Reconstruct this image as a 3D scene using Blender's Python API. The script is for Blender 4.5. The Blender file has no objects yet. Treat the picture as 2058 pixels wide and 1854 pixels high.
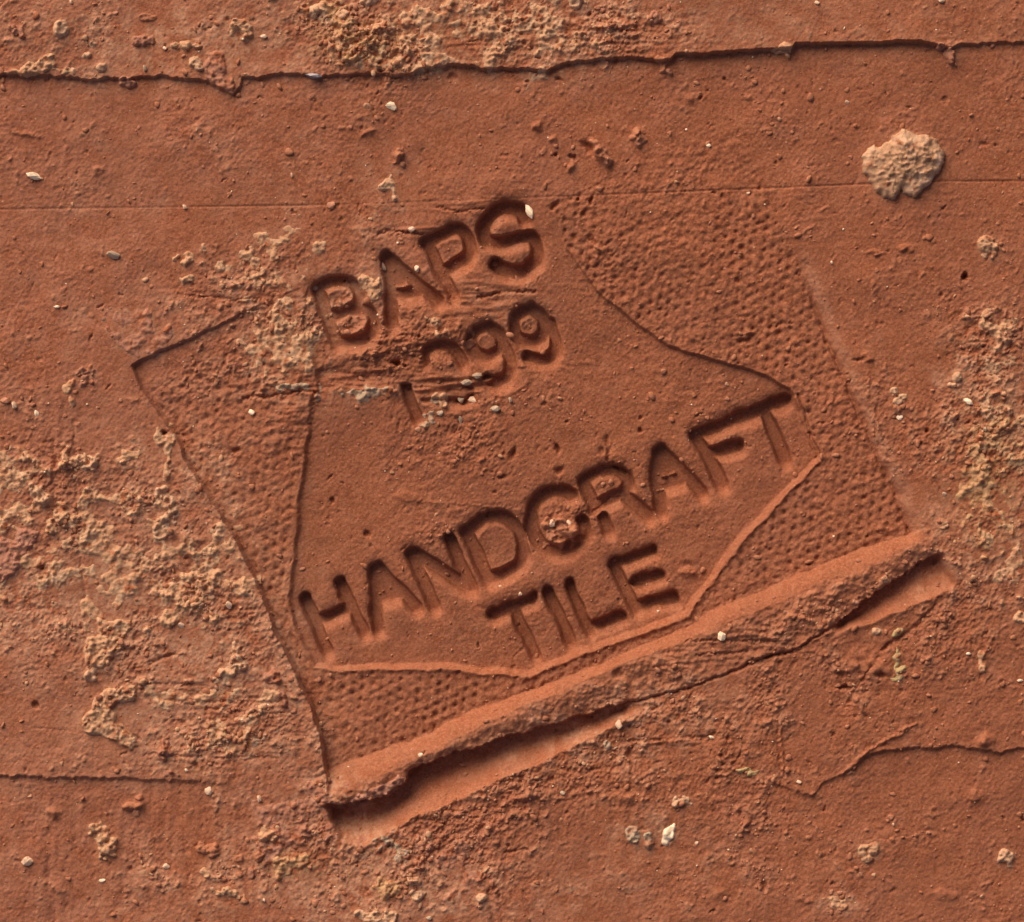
import bpy, math, random
import numpy as np
from mathutils import Vector, Matrix

rng = np.random.default_rng(7)
random.seed(7)
scene = bpy.context.scene
col = scene.collection
U = 5e-5                      # one photograph pixel of tile surface, in metres (0.05 mm)
CX, CY = 1029.0, 927.0        # centre of the photographed patch

# ------------------------------------------------------------------ camera
cam_d = bpy.data.cameras.new('camera')
cam = bpy.data.objects.new('camera', cam_d)
col.objects.link(cam)
CAM_H = 0.32
cam.location = (0, 0, CAM_H)
cam_d.sensor_width = 36.0
cam_d.lens = 36.0 * CAM_H / (2058 * U)
cam_d.clip_start = 0.01
cam_d.clip_end = 50
scene.camera = cam

# ------------------------------------------------------------------ world, sun, exposure
SUN_EL, SUN_AZ = 29.0, -30.0          # degrees; azimuth from +Y (top of the picture) towards +X
world = bpy.data.worlds.new("World")
scene.world = world
world.use_nodes = True
nt = world.node_tree
bg = nt.nodes['Background']
sky = nt.nodes.new('ShaderNodeTexSky')
sky.sky_type = 'NISHITA'
sky.sun_disc = False
sky.sun_elevation = math.radians(SUN_EL)
sky.sun_rotation = math.radians(SUN_AZ)
sky.dust_density = 3.0
warm = nt.nodes.new('ShaderNodeMix'); warm.data_type = 'RGBA'; warm.blend_type = 'MULTIPLY'
warm.inputs[0].default_value = 1.0; warm.inputs[7].default_value = (1.0, 0.66, 0.56, 1)      # warm late light
nt.links.new(sky.outputs[0], warm.inputs[6]); nt.links.new(warm.outputs[2], bg.inputs[0])
bg.inputs[1].default_value = 0.095
sun_d = bpy.data.lights.new('sun', 'SUN')
sun_d.energy = 3.7
sun_d.angle = math.radians(52)
sun_d.color = (1.0, 0.80, 0.60)
sun = bpy.data.objects.new('sun', sun_d)
col.objects.link(sun)
el, az = math.radians(SUN_EL), math.radians(SUN_AZ)
sdir = Vector((math.sin(az) * math.cos(el), math.cos(az) * math.cos(el), math.sin(el)))
sun.rotation_euler = sdir.to_track_quat('Z', 'Y').to_euler()
sun.location = sdir * 0.3
scene.view_settings.view_transform = 'Standard'
scene.view_settings.look = 'None'
scene.view_settings.gamma = 1.0
scene.view_settings.exposure = -0.02

# ------------------------------------------------------------------ raster of the surface
STEP = 2.0
NX, NY = 1500, 1400
X0, Y0 = CX - STEP * NX / 2, CY - STEP * NY / 2
xs = (X0 + STEP * np.arange(NX)).astype('f4')
ys = (Y0 + STEP * np.arange(NY)).astype('f4')
X, Y = np.meshgrid(xs, ys)            # photograph pixels, y down

FX = np.fft.rfftfreq(NX)[None, :]
FY = np.fft.fftfreq(NY)[:, None]

def band(sx, sy=None, rot=0.0, seed=None):
    """smooth unit-variance noise; sx, sy = feature radius in photo pixels, rot in degrees"""
    if sy is None: sy = sx
    r = rng if seed is None else np.random.default_rng(seed)
    w = np.fft.rfft2(r.standard_normal((NY, NX)).astype('f4'))
    c, s = math.cos(math.radians(rot)), math.sin(math.radians(rot))
    fu, fv = FX * c + FY * s, -FX * s + FY * c
    a, b = sx / STEP, sy / STEP
    w *= np.exp(-2 * (math.pi ** 2) * ((a * fu) ** 2 + (b * fv) ** 2))
    o = np.fft.irfft2(w, s=(NY, NX)).astype('f4')
    o -= o.mean()
    return o / (o.std() + 1e-9)

def sstep(x, a, b):
    t = np.clip((x - a) / (b - a), 0, 1)
    return t * t * (3 - 2 * t)

def win(x0, y0, x1, y1):
    i0 = int(np.clip((x0 - X0) / STEP, 0, NX - 2)); i1 = int(np.clip((x1 - X0) / STEP + 1, i0 + 1, NX))
    j0 = int(np.clip((y0 - Y0) / STEP, 0, NY - 2)); j1 = int(np.clip((y1 - Y0) / STEP + 1, j0 + 1, NY))
    return slice(j0, j1), slice(i0, i1)

def seg_dist(px, py, pts, closed=False):
    d = np.full(px.shape, 1e9, 'f4')
    n = len(pts)
    for k in range(n if closed else n - 1):
        ax, ay = pts[k]; bx, by = pts[(k + 1) % n]
        dx, dy = bx - ax, by - ay
        t = np.clip(((px - ax) * dx + (py - ay) * dy) / (dx * dx + dy * dy + 1e-9), 0, 1)
        d = np.minimum(d, (px - ax - t * dx) ** 2 + (py - ay - t * dy) ** 2)
    return np.sqrt(d)

def inside(px, py, pts):
    c = np.zeros(px.shape, bool)
    n = len(pts)
    for k in range(n):
        x1, y1 = pts[k]; x2, y2 = pts[(k + 1) % n]
        if y1 == y2: continue
        c ^= ((y1 > py) != (y2 > py)) & (px < (x2 - x1) * (py - y1) / (y2 - y1) + x1)
    return c

def sdf(px, py, pts):
    """positive inside"""
    d = seg_dist(px, py, pts, True)
    return np.where(inside(px, py, pts), d, -d)

def blob(cx, cy, rx, ry, rot=0.0, p=2.0):
    c, s = math.cos(math.radians(rot)), math.sin(math.radians(rot))
    u = ((X - cx) * c + (Y - cy) * s) / rx
    v = (-(X - cx) * s + (Y - cy) * c) / ry
    return np.exp(-((u * u + v * v) ** (p / 2)))

def smooth_poly(pts, it=1):
    for _ in range(it):
        q = [pts[0]]
        for a, b in zip(pts[:-1], pts[1:]):
            q += [(a[0] * .75 + b[0] * .25, a[1] * .75 + b[1] * .25), (a[0] * .25 + b[0] * .75, a[1] * .25 + b[1] * .75)]
        q.append(pts[-1]); pts = q
    return pts

# noise library
n1 = band(1.6); n2 = band(2.6); n4 = band(4.5); n8 = band(8); n16 = band(16); n40 = band(40); n120 = band(120)
h3 = band(9, 2.0, 1); h6 = band(26, 3.2, -3); h10 = band(40, 6, 3)
v6 = band(3.5, 30, 2)
m3 = band(3.2); m6 = band(6.0); m12 = band(12.0); m25 = band(25.0)
w1 = band(14); w2 = band(14); w3 = band(5); w4 = band(5)
WX = X + 1.4 * w1 + 0.7 * w3
WY = Y + 1.4 * w2 + 0.7 * w4

# ------------------------------------------------------------------ where the surface is rough
rough = (0.22 + 0 * X).astype('f4')
for (cx, cy, rx, ry, rot, a) in [
    (1020, 60, 190, 75, 0, 1.0), (740, 75, 140, 70, 10, 1.0), (1220, 60, 200, 50, 0, .75), (100, 110, 140, 50, 0, .5), (330, 80, 200, 60, 0, .4),
    (560, 520, 150, 70, -20, .55), (560, 640, 150, 90, 0, .7), (480, 760, 180, 50, 0, .6), (760, 360, 70, 110, 0, .4),
    (300, 1080, 170, 160, 30, .9), (90, 1020, 120, 160, 0, .6), (330, 1250, 190, 130, 0, .7), (440, 1450, 170, 90, 0, .7), (90, 1200, 120, 60, 0, .5),
    (640, 1690, 140, 70, -10, .7), (900, 1740, 260, 90, 0, .5), (1000, 1620, 220, 80, -20, .6),
    (860, 690, 190, 60, -8, .9), (950, 630, 90, 40, 0, .8), (1200, 540, 50, 60, 30, .6),
    (1300, 1450, 260, 70, -15, .9), (1560, 1400, 200, 120, -10, .55), (1450, 1560, 200, 50, 0, .6), (1500, 1290, 260, 36, -22, .7), (1250, 1370, 200, 30, -22, .2),
    (1990, 900, 90, 280, 0, .8), (1960, 1250, 120, 120, 0, .5), (1950, 700, 90, 70, 0, .5), (1850, 880, 130, 160, 0, .4),
    (900, 900, 260, 110, 10, .45), (760, 1010, 160, 100, 10, .35), (470, 900, 90, 120, 20, .12), (1150, 1030, 60, 60, 0, .6),
    (1300, 340, 180, 90, 0, .15), (1700, 250, 200, 100, 0, .1), (1400, 1700, 200, 90, 0, .25), (320, 1730, 220, 90, 0, .3)]:
    rough += a * blob(cx, cy, rx, ry, rot)
rough = np.clip(rough * .72 * (1 + 0.35 * n40 + .25 * m25), 0.06, 1.1)

# ------------------------------------------------------------------ ledges
top_line = [(-900, 158), (-200, 150), (0, 149), (139, 156), (242, 161), (312, 156), (409, 166), (440, 175), (468, 190), (484, 176), (487, 158), (617, 151),
            (693, 152), (784, 152), (825, 149), (853, 139), (922, 135), (992, 139), (1096, 142), (1148, 128), (1200, 121), (1269, 119),
            (1321, 126), (1345, 122), (1358, 111), (1497, 104), (1570, 100), (1592, 98), (1597, 90), (1704, 89), (1843, 86), (1885, 94), (1905, 100), (1925, 92), (1947, 90),
            (2058, 88), (2300, 84), (3000, 70)]
tl = np.interp(xs, [p[0] for p in top_line], [p[1] for p in top_line]).astype('f4')
jag = band(3.0, seed=11)[700, :] * 1.0 + band(12, seed=12)[700, :] * 1.4
jagamp = np.interp(xs, [0, 500, 900, 1300, 1500, 1900, 2100], [1.5, 1, 1.3, .8, .35, .6, 1.4])
tl = tl + (jag * jagamp).astype('f4')
top_h = np.interp(xs, [0, 400, 700, 900, 1300, 1400, 1850, 1920, 2058], [9, 9, 8, 12, 12, 16, 16, 9, 5]).astype('f4')
dt = tl[None, :] - Y                        # positive above the ledge
ledge_top = sstep(dt, -1.5, 2.5) * (top_h[None, :] + 1.6 * np.exp(-np.clip(dt, 0, 500) / 9.0))
ledge_top *= 1 - 0.35 * sstep(dt, 40, 400)
is_top = dt > 0

bl_line = [(-900, 1552), (0, 1560), (173, 1563), (312, 1567), (460, 1574), (560, 1585), (660, 1640), (900, 1640), (1250, 1600), (1420, 1612), (1500, 1600), (1552, 1575), (1600, 1588),
           (1637, 1601), (1650, 1580), (1687, 1560), (1722, 1540), (1740, 1518), (1791, 1508), (1912, 1497), (1999, 1512), (2058, 1501), (3000, 1490)]
bl = np.interp(xs, [p[0] for p in bl_line], [p[1] for p in bl_line]).astype('f4') + (jag[::-1] * 1.1).astype('f4')
bl_h = np.interp(xs, [0, 300, 420, 520, 1100, 1300, 1540, 1560, 1700, 1760, 1950, 2058], [7.0, 6.0, 3, .6, .5, 1.2, 1.6, 3.5, 4, 7, 6.5, 5]).astype('f4')
db = Y - bl[None, :]
soft = np.interp(xs, [0, 430, 560, 1350, 1540, 1560, 1730, 1760], [5, 8, 30, 24, 12, 6, 6, 5]).astype('f4')[None, :]
ledge_bot = -bl_h[None, :] * sstep(db / soft, -0.5, 1.0) - 0.05 * 0
ledge_bot = ledge_bot + 1.4 * np.exp(-(np.clip(-db, 0, 500) / 9.0)) * (db < 0) * (bl_h[None, :] > 3)
is_bot = (db > 0)

H = (ledge_top + ledge_bot).astype('f4')
H += 2.2 * n120 + 0.9 * n40 + 0.35 * n16

# thin drawn line across the tile
lx = [-900, 0, 658, 870, 1130, 1380, 1725, 1898, 2058, 3000]; ly = [424, 421, 412, 405, 395, 385, 371, 365, 364, 350]
ll = np.interp(xs, lx, ly).astype('f4')
dl = Y - ll[None, :]
faint = np.interp(xs, [0, 300, 600, 700, 860, 1050, 1200, 1400, 2058], [.8, .6, 1, .3, .3, .6, .8, 1, 1])[None, :]
H -= 2.2 * np.exp(-(dl / 1.7) ** 2) * faint

# ------------------------------------------------------------------ the stamp
TLc = np.array([260.0, 735.0]); eu = np.array([1202.0, -525.0]) / 1311.7; ev = np.array([402.0, 870.0]) / 958.4
SU = ((WX - TLc[0]) * eu[0] + (WY - TLc[1]) * eu[1]).astype('f4')
SV = ((WX - TLc[0]) * ev[0] + (WY - TLc[1]) * ev[1]).astype('f4')
def uv(p): return (float((p[0] - TLc[0]) * eu[0] + (p[1] - TLc[1]) * eu[1]), float((p[0] - TLc[0]) * ev[0] + (p[1] - TLc[1]) * ev[1]))
def curve_t(pts):
    q = sorted(uv(p) for p in pts)
    return np.interp(SU, [a for a, b in q], [b for a, b in q]).astype('f4')

A_t = curve_t([(650, 1560), (680, 1546), (853, 1484), (974, 1425), (1078, 1390), (1234, 1331), (1380, 1266), (1427, 1234), (1600, 1164), (1739, 1105), (1833, 1078), (1870, 1060)])
C_t = curve_t([(655, 1606), (680, 1598), (763, 1560), (846, 1522), (922, 1480), (1026, 1430), (1165, 1372), (1269, 1328), (1380, 1286), (1462, 1250), (1560, 1212), (1652, 1171), (1756, 1130), (1860, 1080)])
R_t = curve_t([(660, 1614), (680, 1619), (767, 1602), (812, 1570), (820, 1548), (867, 1529), (974, 1494), (1044, 1473), (1117, 1456), (1220, 1421), (1304, 1404),
               (1358, 1390), (1445, 1363), (1496, 1338), (1600, 1303), (1670, 1258), (1718, 1227), (1774, 1175), (1860, 1123), (1895, 1106)])
L_t = curve_t([(690, 1695), (732, 1699), (829, 1643), (974, 1581), (1089, 1529), (1220, 1466), (1250, 1449), (1320, 1420), (1450, 1385), (1560, 1340), (1635, 1290), (1715, 1262), (1800, 1232), (1860, 1208), (1912, 1182), (1930, 1170)])

left_line = [(260, 735), (284, 783), (346, 866), (381, 939), (430, 1015), (468, 1078), (495, 1130), (541, 1234), (554, 1269), (589, 1342), (624, 1418), (645, 1480), (655, 1560), (668, 1640)]
q = sorted([(uv(p)[1], uv(p)[0]) for p in left_line])
left_u = np.interp(SV, [a for a, b in q], [b for a, b in q]).astype('f4') + 1.2 * w3
right_u = np.interp(SV, [0, 380, 600, 960, 1100], [1322, 1316, 1309, 1309, 1309]).astype('f4')
tu, tv = SU / 1311.7, SV / 958.4

dep = 9.0 * (1 - np.clip(tu, 0, 1)) + 19 * np.clip(tv, 0, 1.1) ** 1.1 * (1 - 0.05 * np.clip(tu, 0, 1) * (1 - np.clip(tv, 0, 1)))
dep *= 1 - (1 - sstep(tv, 0.18, 0.42)) * sstep(tu, 0.12, 0.35)
in_u = sstep(SU - left_u, -2.0, 3.5) * sstep(right_u - SU, -26, 2)
in_v = sstep(SV, -1.5, 2.5)
field = in_u * in_v * (SV < A_t + 3)
H_out = H.copy()
Hs = H - dep * in_u * in_v
# clay pushed up a little along the outside of the left edge
dl_ = left_u - SU
H_lip = 4.5 * np.exp(-np.clip(dl_, 0, 400) / 16.0) * (dl_ > 0) * sstep(SV, 100, 300) * (SV < 960)
Hs += H_lip
Hs -= 7.0 * np.exp(-((SU - right_u + 3) / 4.5) ** 2) * sstep(SV, 340, 480) * (SV < A_t)
Hs -= 4.5 * np.exp(-np.clip(SU - left_u, 0, 400) / 20.0) * (SU > left_u) * sstep(SV, 0, 10) * (SV < 950)
Hs -= (.8 + .8 * tv) * np.exp(-((SU - left_u - 3) / 3.5) ** 2) * sstep(SV, 0, 10) * (SV < 950)

# inner smooth panel, pressed deeper
panel_pts = [(560, 470), (619, 576), (610, 620), (604, 656), (616, 692), (633, 736), (636, 790), (624, 814), (613, 887), (609, 922), (599, 1008), (589, 1112), (577, 1200),
             (590, 1262), (631, 1344), (680, 1347), (853, 1345), (992, 1352), (1063, 1362), (1165, 1314), (1269, 1281), (1380, 1237), (1430, 1170), (1490, 1090),
             (1575, 1000), (1654, 917), (1640, 880), (1605, 806), (1590, 778), (1497, 738), (1380, 708), (1340, 692), (1304, 669), (1248, 627), (1200, 586), (1165, 537),
             (1137, 499), (1115, 440), (1060, 380), (900, 340), (700, 400)]
PD = sdf(WX, WY, panel_pts)
pfade = sstep(tv, 0.02, 0.30) * (1 - 0.5 * sstep(tu, .5, .9) * (1 - sstep(tv, 0.2, 0.5)))
lowright = sstep(SV, 560, 820)
wall = 3.0 + 8.0 * lowright
wall = wall + 5 * (X < 660) * (Y < 1230)
pmask = sstep(PD, -1.5, 1.0 * wall)
panel_dep = (10.0 + 4.5 * lowright) * pfade
leftcrustwall = 5 * blob(625, 650, 60, 130) * sstep(PD, -1, 3)
Hs -= pmask * panel_dep * in_u * in_v + leftcrustwall
Hs += 3.2 * lowright * np.exp(-((PD + 3.5) / 4.0) ** 2) * (SU > left_u + 12) * (SV < A_t + 2) * (1 - sstep(SU, 1290, 1310))
is_panel = (PD > -1) & (SV < A_t - 2) & (SU > left_u + 2)
# a second, finer line beside the right edge of the panel
dln = seg_dist(WX, WY, [(1600, 800), (1612, 830), (1628, 872), (1642, 914)])
Hs += 7.0 * np.exp(-(dln / 3.2) ** 2) - 7.0 * np.exp(-(seg_dist(WX, WY, [(1606, 790), (1622, 838), (1652, 912)]) / 2.2) ** 2)

# stippled dots of the stamped field
su2 = SU + .6 * w2; sv2 = SV + .6 * w1
pu, pv = 22.5, 18.5
row = np.floor(sv2 / pv); fv_ = sv2 - (row + .5) * pv
off = (row % 2) * .5 * pu
colm = np.floor((su2 - off) / pu); fu_ = su2 - off - (colm + .5) * pu
hsh = np.sin(row * 12.9898 + colm * 78.233) * 43758.5453
hsh = hsh - np.floor(hsh)
hs2 = np.sin(row * 39.34 + colm * 11.13) * 24634.63; hs2 = hs2 - np.floor(hs2)
dd = np.sqrt((fu_ + 3.2 * (hsh - .5) + .5 * n4) ** 2 + (fv_ + 3 * (hs2 - .5) + .5 * n2) ** 2)
samp = 1.1 * sstep(SU, 880, 1060) * sstep(SV, 130, 260) * 1.0 + (1 - sstep(SU, 880, 1150)) * (0.8 + 0.15 * sstep(SV, 560, 800) + .3 * sstep(SU, 300, 600))
samp = np.clip(samp, 0, 1) * (0.45 + .8 * hsh) * (1 - .35 * np.clip(n40 * .6 + n16 * .5, -1, 1))
outp = (PD < -4) & (SU > left_u + 10) & (SU < right_u - 2) & (SV > 60) & (SV < A_t + 2)
dots = 4.4 * np.exp(-(dd / (3.7 + 1.4 * hs2)) ** 1.8) * samp
Hs -= dots * outp
Hs += .5 * outp * (n4 * .7 + n2 * .6 + n8 * .3)

# lower ridge of squeezed clay and the slot the stamp's frame left beside it
t_ = SV
slot = np.clip(sstep(680 - SU, 0, 60) + sstep(SU, 1075, 1110), 0, 1)
slot_end = sstep(SU, 2, 14) * sstep(1352 - SU, 0, 16)
Sdep = (46 - 15 * sstep(SU, 120, 680)) * slot * slot_end
Sdep = np.where(SU > 900, 30 * slot * slot_end, Sdep)
floorA = -dep * in_u
crest = 7.5 + 1.5 * n40 * .3 - 3 * sstep(SU, 1180, 1330)
k1 = A_t; k2 = C_t; k3 = R_t + 1.5 * w3 + 1.0 * n2; k4 = L_t
rise = floorA + (crest - floorA) * np.clip((t_ - k1 + 4) / np.maximum(k2 - k1 + 4, 4), 0, 1) ** 0.8
topz = crest - 10.0 * slot * np.clip((t_ - k2) / np.maximum(k3 - k2, 4), 0, 1) ** 1.7 - 5 * (1 - slot) * np.clip((t_ - k2) / np.maximum(k3 - k2, 4), 0, 1) + (.45 * n4 + .4 * n2 + .5 * m6 + .7 * n8) * sstep(t_ - k2, 0, 9)
prof = np.where(t_ < k2, rise, topz)
prof = prof - 2.2 * np.exp(-((t_ - k2) / 7.0) ** 2)
fl = np.clip((t_ - k3) / np.maximum(k4 - k3, 6), 0, 1.0)
slotz = -Sdep * (1 - np.clip((fl - .46) / .54, 0, 1) ** 1.2)
slotz = slotz + 0.25 * n8 * (1 - fl)
drop = sstep(t_ - k3, -0.5, 2.5)
prof = np.where(t_ > k3 - .5, prof * (1 - drop) + slotz * drop, prof)
in_ridge = (t_ > k1 - 4) & (t_ < k4) & (SU > -6) & (SU < 1356)
edge_fade = sstep(SU, -6, 14) * sstep(1356 - SU, 0, 24)
base_out = H_out
ridge_z = base_out + prof
# crack where the ridge is smeared back on to the face
crack = 8 * np.exp(-((t_ - R_t - 1.5 * w3) / 3.0) ** 2) * (1 - slot) * (SU > 600) * (SU < 1110)
Hs = np.where(in_ridge, Hs * (1 - edge_fade) + ridge_z * edge_fade, np.where(t_ >= k4, H_out + H_lip * 0, Hs))
Hs = Hs - crack
# rounded lower lip of the slot
Hs += 3.0 * np.exp(-((t_ - k4 - 2) / 6.0) ** 2) * slot * slot_end
is_ridge = in_ridge & (t_ <= k3 + 1)
is_slot = in_ridge & (t_ > k3 + 1) & (slot > .3)
rough = rough * (1 - .55 * sstep(SU - left_u, 0, 20) * (1 - sstep(SU, 340, 420)) * sstep(SV, 120, 260) * (SV < A_t))
in_stamp = (SU > left_u) & (SU < right_u + 22) & (SV > 0) & (t_ < k1 - 4)
H = Hs.astype('f4')

# ------------------------------------------------------------------ stamped letters
def Z(o, f, *pts): return [(o[0] + x / f, o[1] + y / f) for x, y in pts]
a4 = lambda *p: Z((580, 380), 3.3667, *p)
a5 = lambda *p: Z((560, 900), 4.04, *p)
t5 = lambda *p: Z((680, 610), 2.8857, *p)
a6 = lambda *p: Z((1000, 780), 3.0606, *p)
letters = [
 ('B', 11.5, 13, [a4((192, 680), (325, 1035)), smooth_poly(a4((200, 665), (300, 605), (400, 610), (455, 665), (470, 740), (430, 800), (280, 850)), 2),
              smooth_poly(a4((280, 850), (440, 800), (540, 815), (580, 890), (560, 970), (470, 1020), (325, 1035)), 2)]),
 ('A', 12, 14, [a4((650, 465), (690, 650), (702, 900)), a4((655, 455), (1005, 755)), a4((690, 720), (890, 690)), a4((720, 600), (740, 620))]),
 ('P', 11.5, 13, [a4((925, 360), (1115, 715)), smooth_poly(a4((930, 355), (1060, 275), (1160, 265), (1225, 330), (1230, 420), (1170, 500), (1030, 560)), 2)]),
 ('S', 12.5, 15, [smooth_poly(a4((1605, 200), (1570, 130), (1470, 105), (1370, 155), (1310, 250), (1330, 345), (1430, 362), (1560, 318), (1650, 320), (1690, 400), (1655, 500), (1575, 565), (1470, 560), (1400, 505)), 2)]),
 ('1', 11, 12, [a4((790, 1345), (870, 1535))]),
 ('9', 11, 11, [smooth_poly(a4((930, 1170), (935, 1090), (1030, 1040), (1130, 1080), (1180, 1170)), 2), smooth_poly(a4((1100, 1400), (1180, 1410), (1225, 1370)), 1)]),
 ('9', 11, 12, [smooth_poly(a4((1350, 920), (1250, 950), (1220, 1040), (1270, 1120), (1370, 1150), (1450, 1080), (1440, 980), (1350, 920)), 2), smooth_poly(a4((1460, 1060), (1500, 1160), (1490, 1250), (1420, 1300), (1340, 1285)), 2)]),
 ('9', 11, 13, [smooth_poly(a4((1640, 800), (1545, 830), (1515, 920), (1560, 1010), (1660, 1035), (1740, 970), (1735, 860), (1640, 800)), 2), smooth_poly(a4((1770, 900), (1810, 1010), (1795, 1110), (1715, 1165), (1610, 1130)), 2)]),
 ('H', 11.5, 13, [a5((210, 1235), (385, 1650)), a5((495, 1110), (680, 1500)), a5((310, 1400), (540, 1320))]),
 ('A', 12, 12, [a5((775, 985), (800, 1470)), a5((800, 975), (1110, 1305)), a5((800, 1235), (960, 1190)), a5((810, 1100), (860, 1130))]),
 ('N', 12, 13, [a5((1075, 865), (1250, 1270)), a5((1085, 855), (1300, 980), (1545, 1140)), a5((1385, 735), (1570, 1135))]),
 ('D', 12, 13, [t5((745, 1330), (870, 1595)), smooth_poly(t5((745, 1315), (860, 1235), (960, 1235), (1045, 1300), (1080, 1390), (1060, 1490), (990, 1560), (870, 1595)), 2)]),
 ('C', 12, 13, [smooth_poly(t5((1360, 1115), (1290, 1078), (1190, 1100), (1125, 1180), (1115, 1280), (1150, 1370), (1220, 1430), (1320, 1435), (1400, 1385), (1430, 1310), (1425, 1262)), 2)]),
 ('R', 11.5, 12, [a6((530, 580), (600, 740)), a6((655, 800), (685, 870)), smooth_poly(a6((530, 575), (650, 500), (750, 500), (810, 560), (790, 640), (640, 700)), 2), a6((800, 670), (930, 780))]),
 ('A', 12.5, 13, [a6((1000, 395), (985, 560), (1010, 745)), a6((1020, 385), (1265, 635)), a6((1010, 590), (1130, 560)), a6((1030, 480), (1060, 500))]),
 ('F', 12, 13, [a6((1235, 300), (1390, 590)), a6((1225, 290), (1440, 200)), a6((1340, 400), (1490, 350))]),
 ('T', 12, 14, [a6((1470, 185), (1785, 65)), a6((1665, 160), (1775, 430))]),
 ('T', 10.5, 13, [Z((0, 0), 1, (991, 1237), (1073, 1205)), a6((110, 1390), (235, 1655))]),
 ('I', 10.5, 13, [a6((315, 1265), (455, 1560))]),
 ('L', 10.5, 13, [a6((445, 1210), (570, 1500)), a6((615, 1462), (770, 1412))]),
 ('E', 11, 13, [a6((720, 1095), (855, 1360)), a6((715, 1090), (950, 1000)), a6((850, 1190), (1000, 1145)), a6((880, 1345), (1090, 1292))]),
]
LAB = np.zeros(H.shape, 'i4')
Ldep = np.zeros(H.shape, 'f4')
letter_mask = np.zeros(H.shape, 'f4')
for k, (ch, hw, D, strokes) in enumerate(letters):
    px = [p[0] for s in strokes for p in s]; py = [p[1] for s in strokes for p in s]
    sl = win(min(px) - 60, min(py) - 60, max(px) + 60, max(py) + 60)
    wx, wy = WX[sl] + .5 * w4[sl], WY[sl] + .5 * w3[sl]
    d = np.full(wx.shape, 1e9, 'f4')
    for s in strokes:
        d = np.minimum(d, seg_dist(wx, wy, s))
    d -= hw + .6
    f = 1 - sstep(d, -1.8, .6)
    D = D * 2.1
    acc = D * f
    for kk in range(1, 9):            # wall leans out on the lower side, where the die was dragged
        acc = np.maximum(acc, D * .62 * (1 - kk / 8.5) ** 1.2 * np.roll(np.roll(f, kk, 0), kk // 3, 1))
    tot = acc
    Ldep[sl] = np.maximum(Ldep[sl], tot)
    lab = (d < 3.0)
    L = LAB[sl]; L[lab] = 20 + k; LAB[sl] = L
    letter_mask[sl] = np.maximum(letter_mask[sl], f)

# the clay left standing inside closed letters was pressed part of the way down too
for (o, f, cx, cy, rx, ry, rot, dd_) in [((580, 380), 3.3667, 345, 735, 90, 60, -25, 10), ((580, 380), 3.3667, 430, 895, 100, 70, -25, 10), ((580, 380), 3.3667, 1080, 415, 95, 80, -25, 11),
        ((580, 380), 3.3667, 1350, 1035, 70, 70, 0, 9), ((580, 380), 3.3667, 1640, 915, 70, 75, 0, 9), ((680, 610), 2.8857, 940, 1400, 110, 150, -20, 8), ((1000, 780), 3.0606, 690, 600, 90, 60, -20, 7),
        ((580, 380), 3.3667, 730, 590, 50, 90, 0, 9), ((560, 900), 4.04, 850, 1120, 60, 110, 0, 9), ((1000, 780), 3.0606, 1060, 500, 50, 80, 0, 9), ((680, 610), 2.8857, 1260, 1260, 110, 120, 0, 5)]:
    Ldep = np.maximum(Ldep, dd_ * blob(o[0] + cx / f, o[1] + cy / f, rx / f, ry / f, rot, 6))
def blur(a, sg):
    w = np.fft.rfft2(a) * np.exp(-2 * (math.pi ** 2) * (sg / STEP) ** 2 * (FX ** 2 + FY ** 2))
    return np.fft.irfft2(w, s=(NY, NX)).astype('f4')
Ldep = .35 * Ldep + .5 * blur(Ldep, 1.8) + np.minimum(.42 * blur(Ldep, 9), 3.6)
# scraped band that wiped out part of the year
sc_poly = [(600, 742), (700, 722), (790, 700), (850, 690), (862, 742), (940, 760), (1000, 748), (985, 775), (955, 800), (900, 815), (850, 812), (822, 778), (700, 781), (640, 785), (600, 790)]
SD = sdf(WX + 2 * n4, WY + 2 * m6, sc_poly)
scr = sstep(SD, -3, 10)
keep = 1 - 0.8 * scr * (X < 1010)
# bottom of the first digit survives below the band
Ldep *= np.maximum(keep, ((X > 792) & (X < 862) & (Y > 772)))
H -= Ldep
H -= scr * (4.5 + 1.8 * h6 + 1.3 * h3 + 1.2 * n4)
H -= 9 * np.exp(-((X - 928 + 3 * w3) / 26) ** 2 - ((Y - 806 + 2 * w4) / 10) ** 2)
H += 3.0 * np.exp(-((seg_dist(WX, WY, [(645, 783), (700, 781), (780, 784)]) / 3.5) ** 2))
H += 2.5 * np.exp(-((seg_dist(WX, WY, [(900, 832), (940, 826), (1000, 800), (1060, 772)]) / 5) ** 2))
H += 2.0 * np.exp(-((seg_dist(WX, WY, [(695, 700), (760, 672), (800, 650)]) / 6) ** 2))
# scraped streaks
for (cx, cy, rx, ry, a) in [(950, 590, 80, 26, 2.2), (960, 625, 80, 20, 2.0), (1080, 735, 110, 22, 1.6), (480, 595, 130, 34, 2.0), (520, 770, 110, 22, 2.2), (930, 412, 90, 18, 1.6), (820, 465, 70, 14, 2.0),
                            (760, 690, 110, 45, 1.6), (1400, 1330, 140, 22, 1.6), (1480, 1290, 140, 24, 1.8), (1330, 1420, 170, 40, 1.3), (1330, 1490, 150, 12, 2.0), (400, 1400, 160, 40, 1.4), (430, 1520, 140, 40, 1.0),
                            (1250, 70, 160, 45, 1.7), (1000, 90, 170, 40, 1.2), (230, 1010, 90, 100, 1.0), (1130, 1050, 30, 30, 1), (590, 850, 40, 60, 1.6), (1215, 555, 60, 45, .9), (1250, 1250, 60, 40, 0)]:
    H += .62 * a * blob(cx, cy, rx, ry, 0, 3) * (h6 * .8 + h3 * .6)

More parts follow.
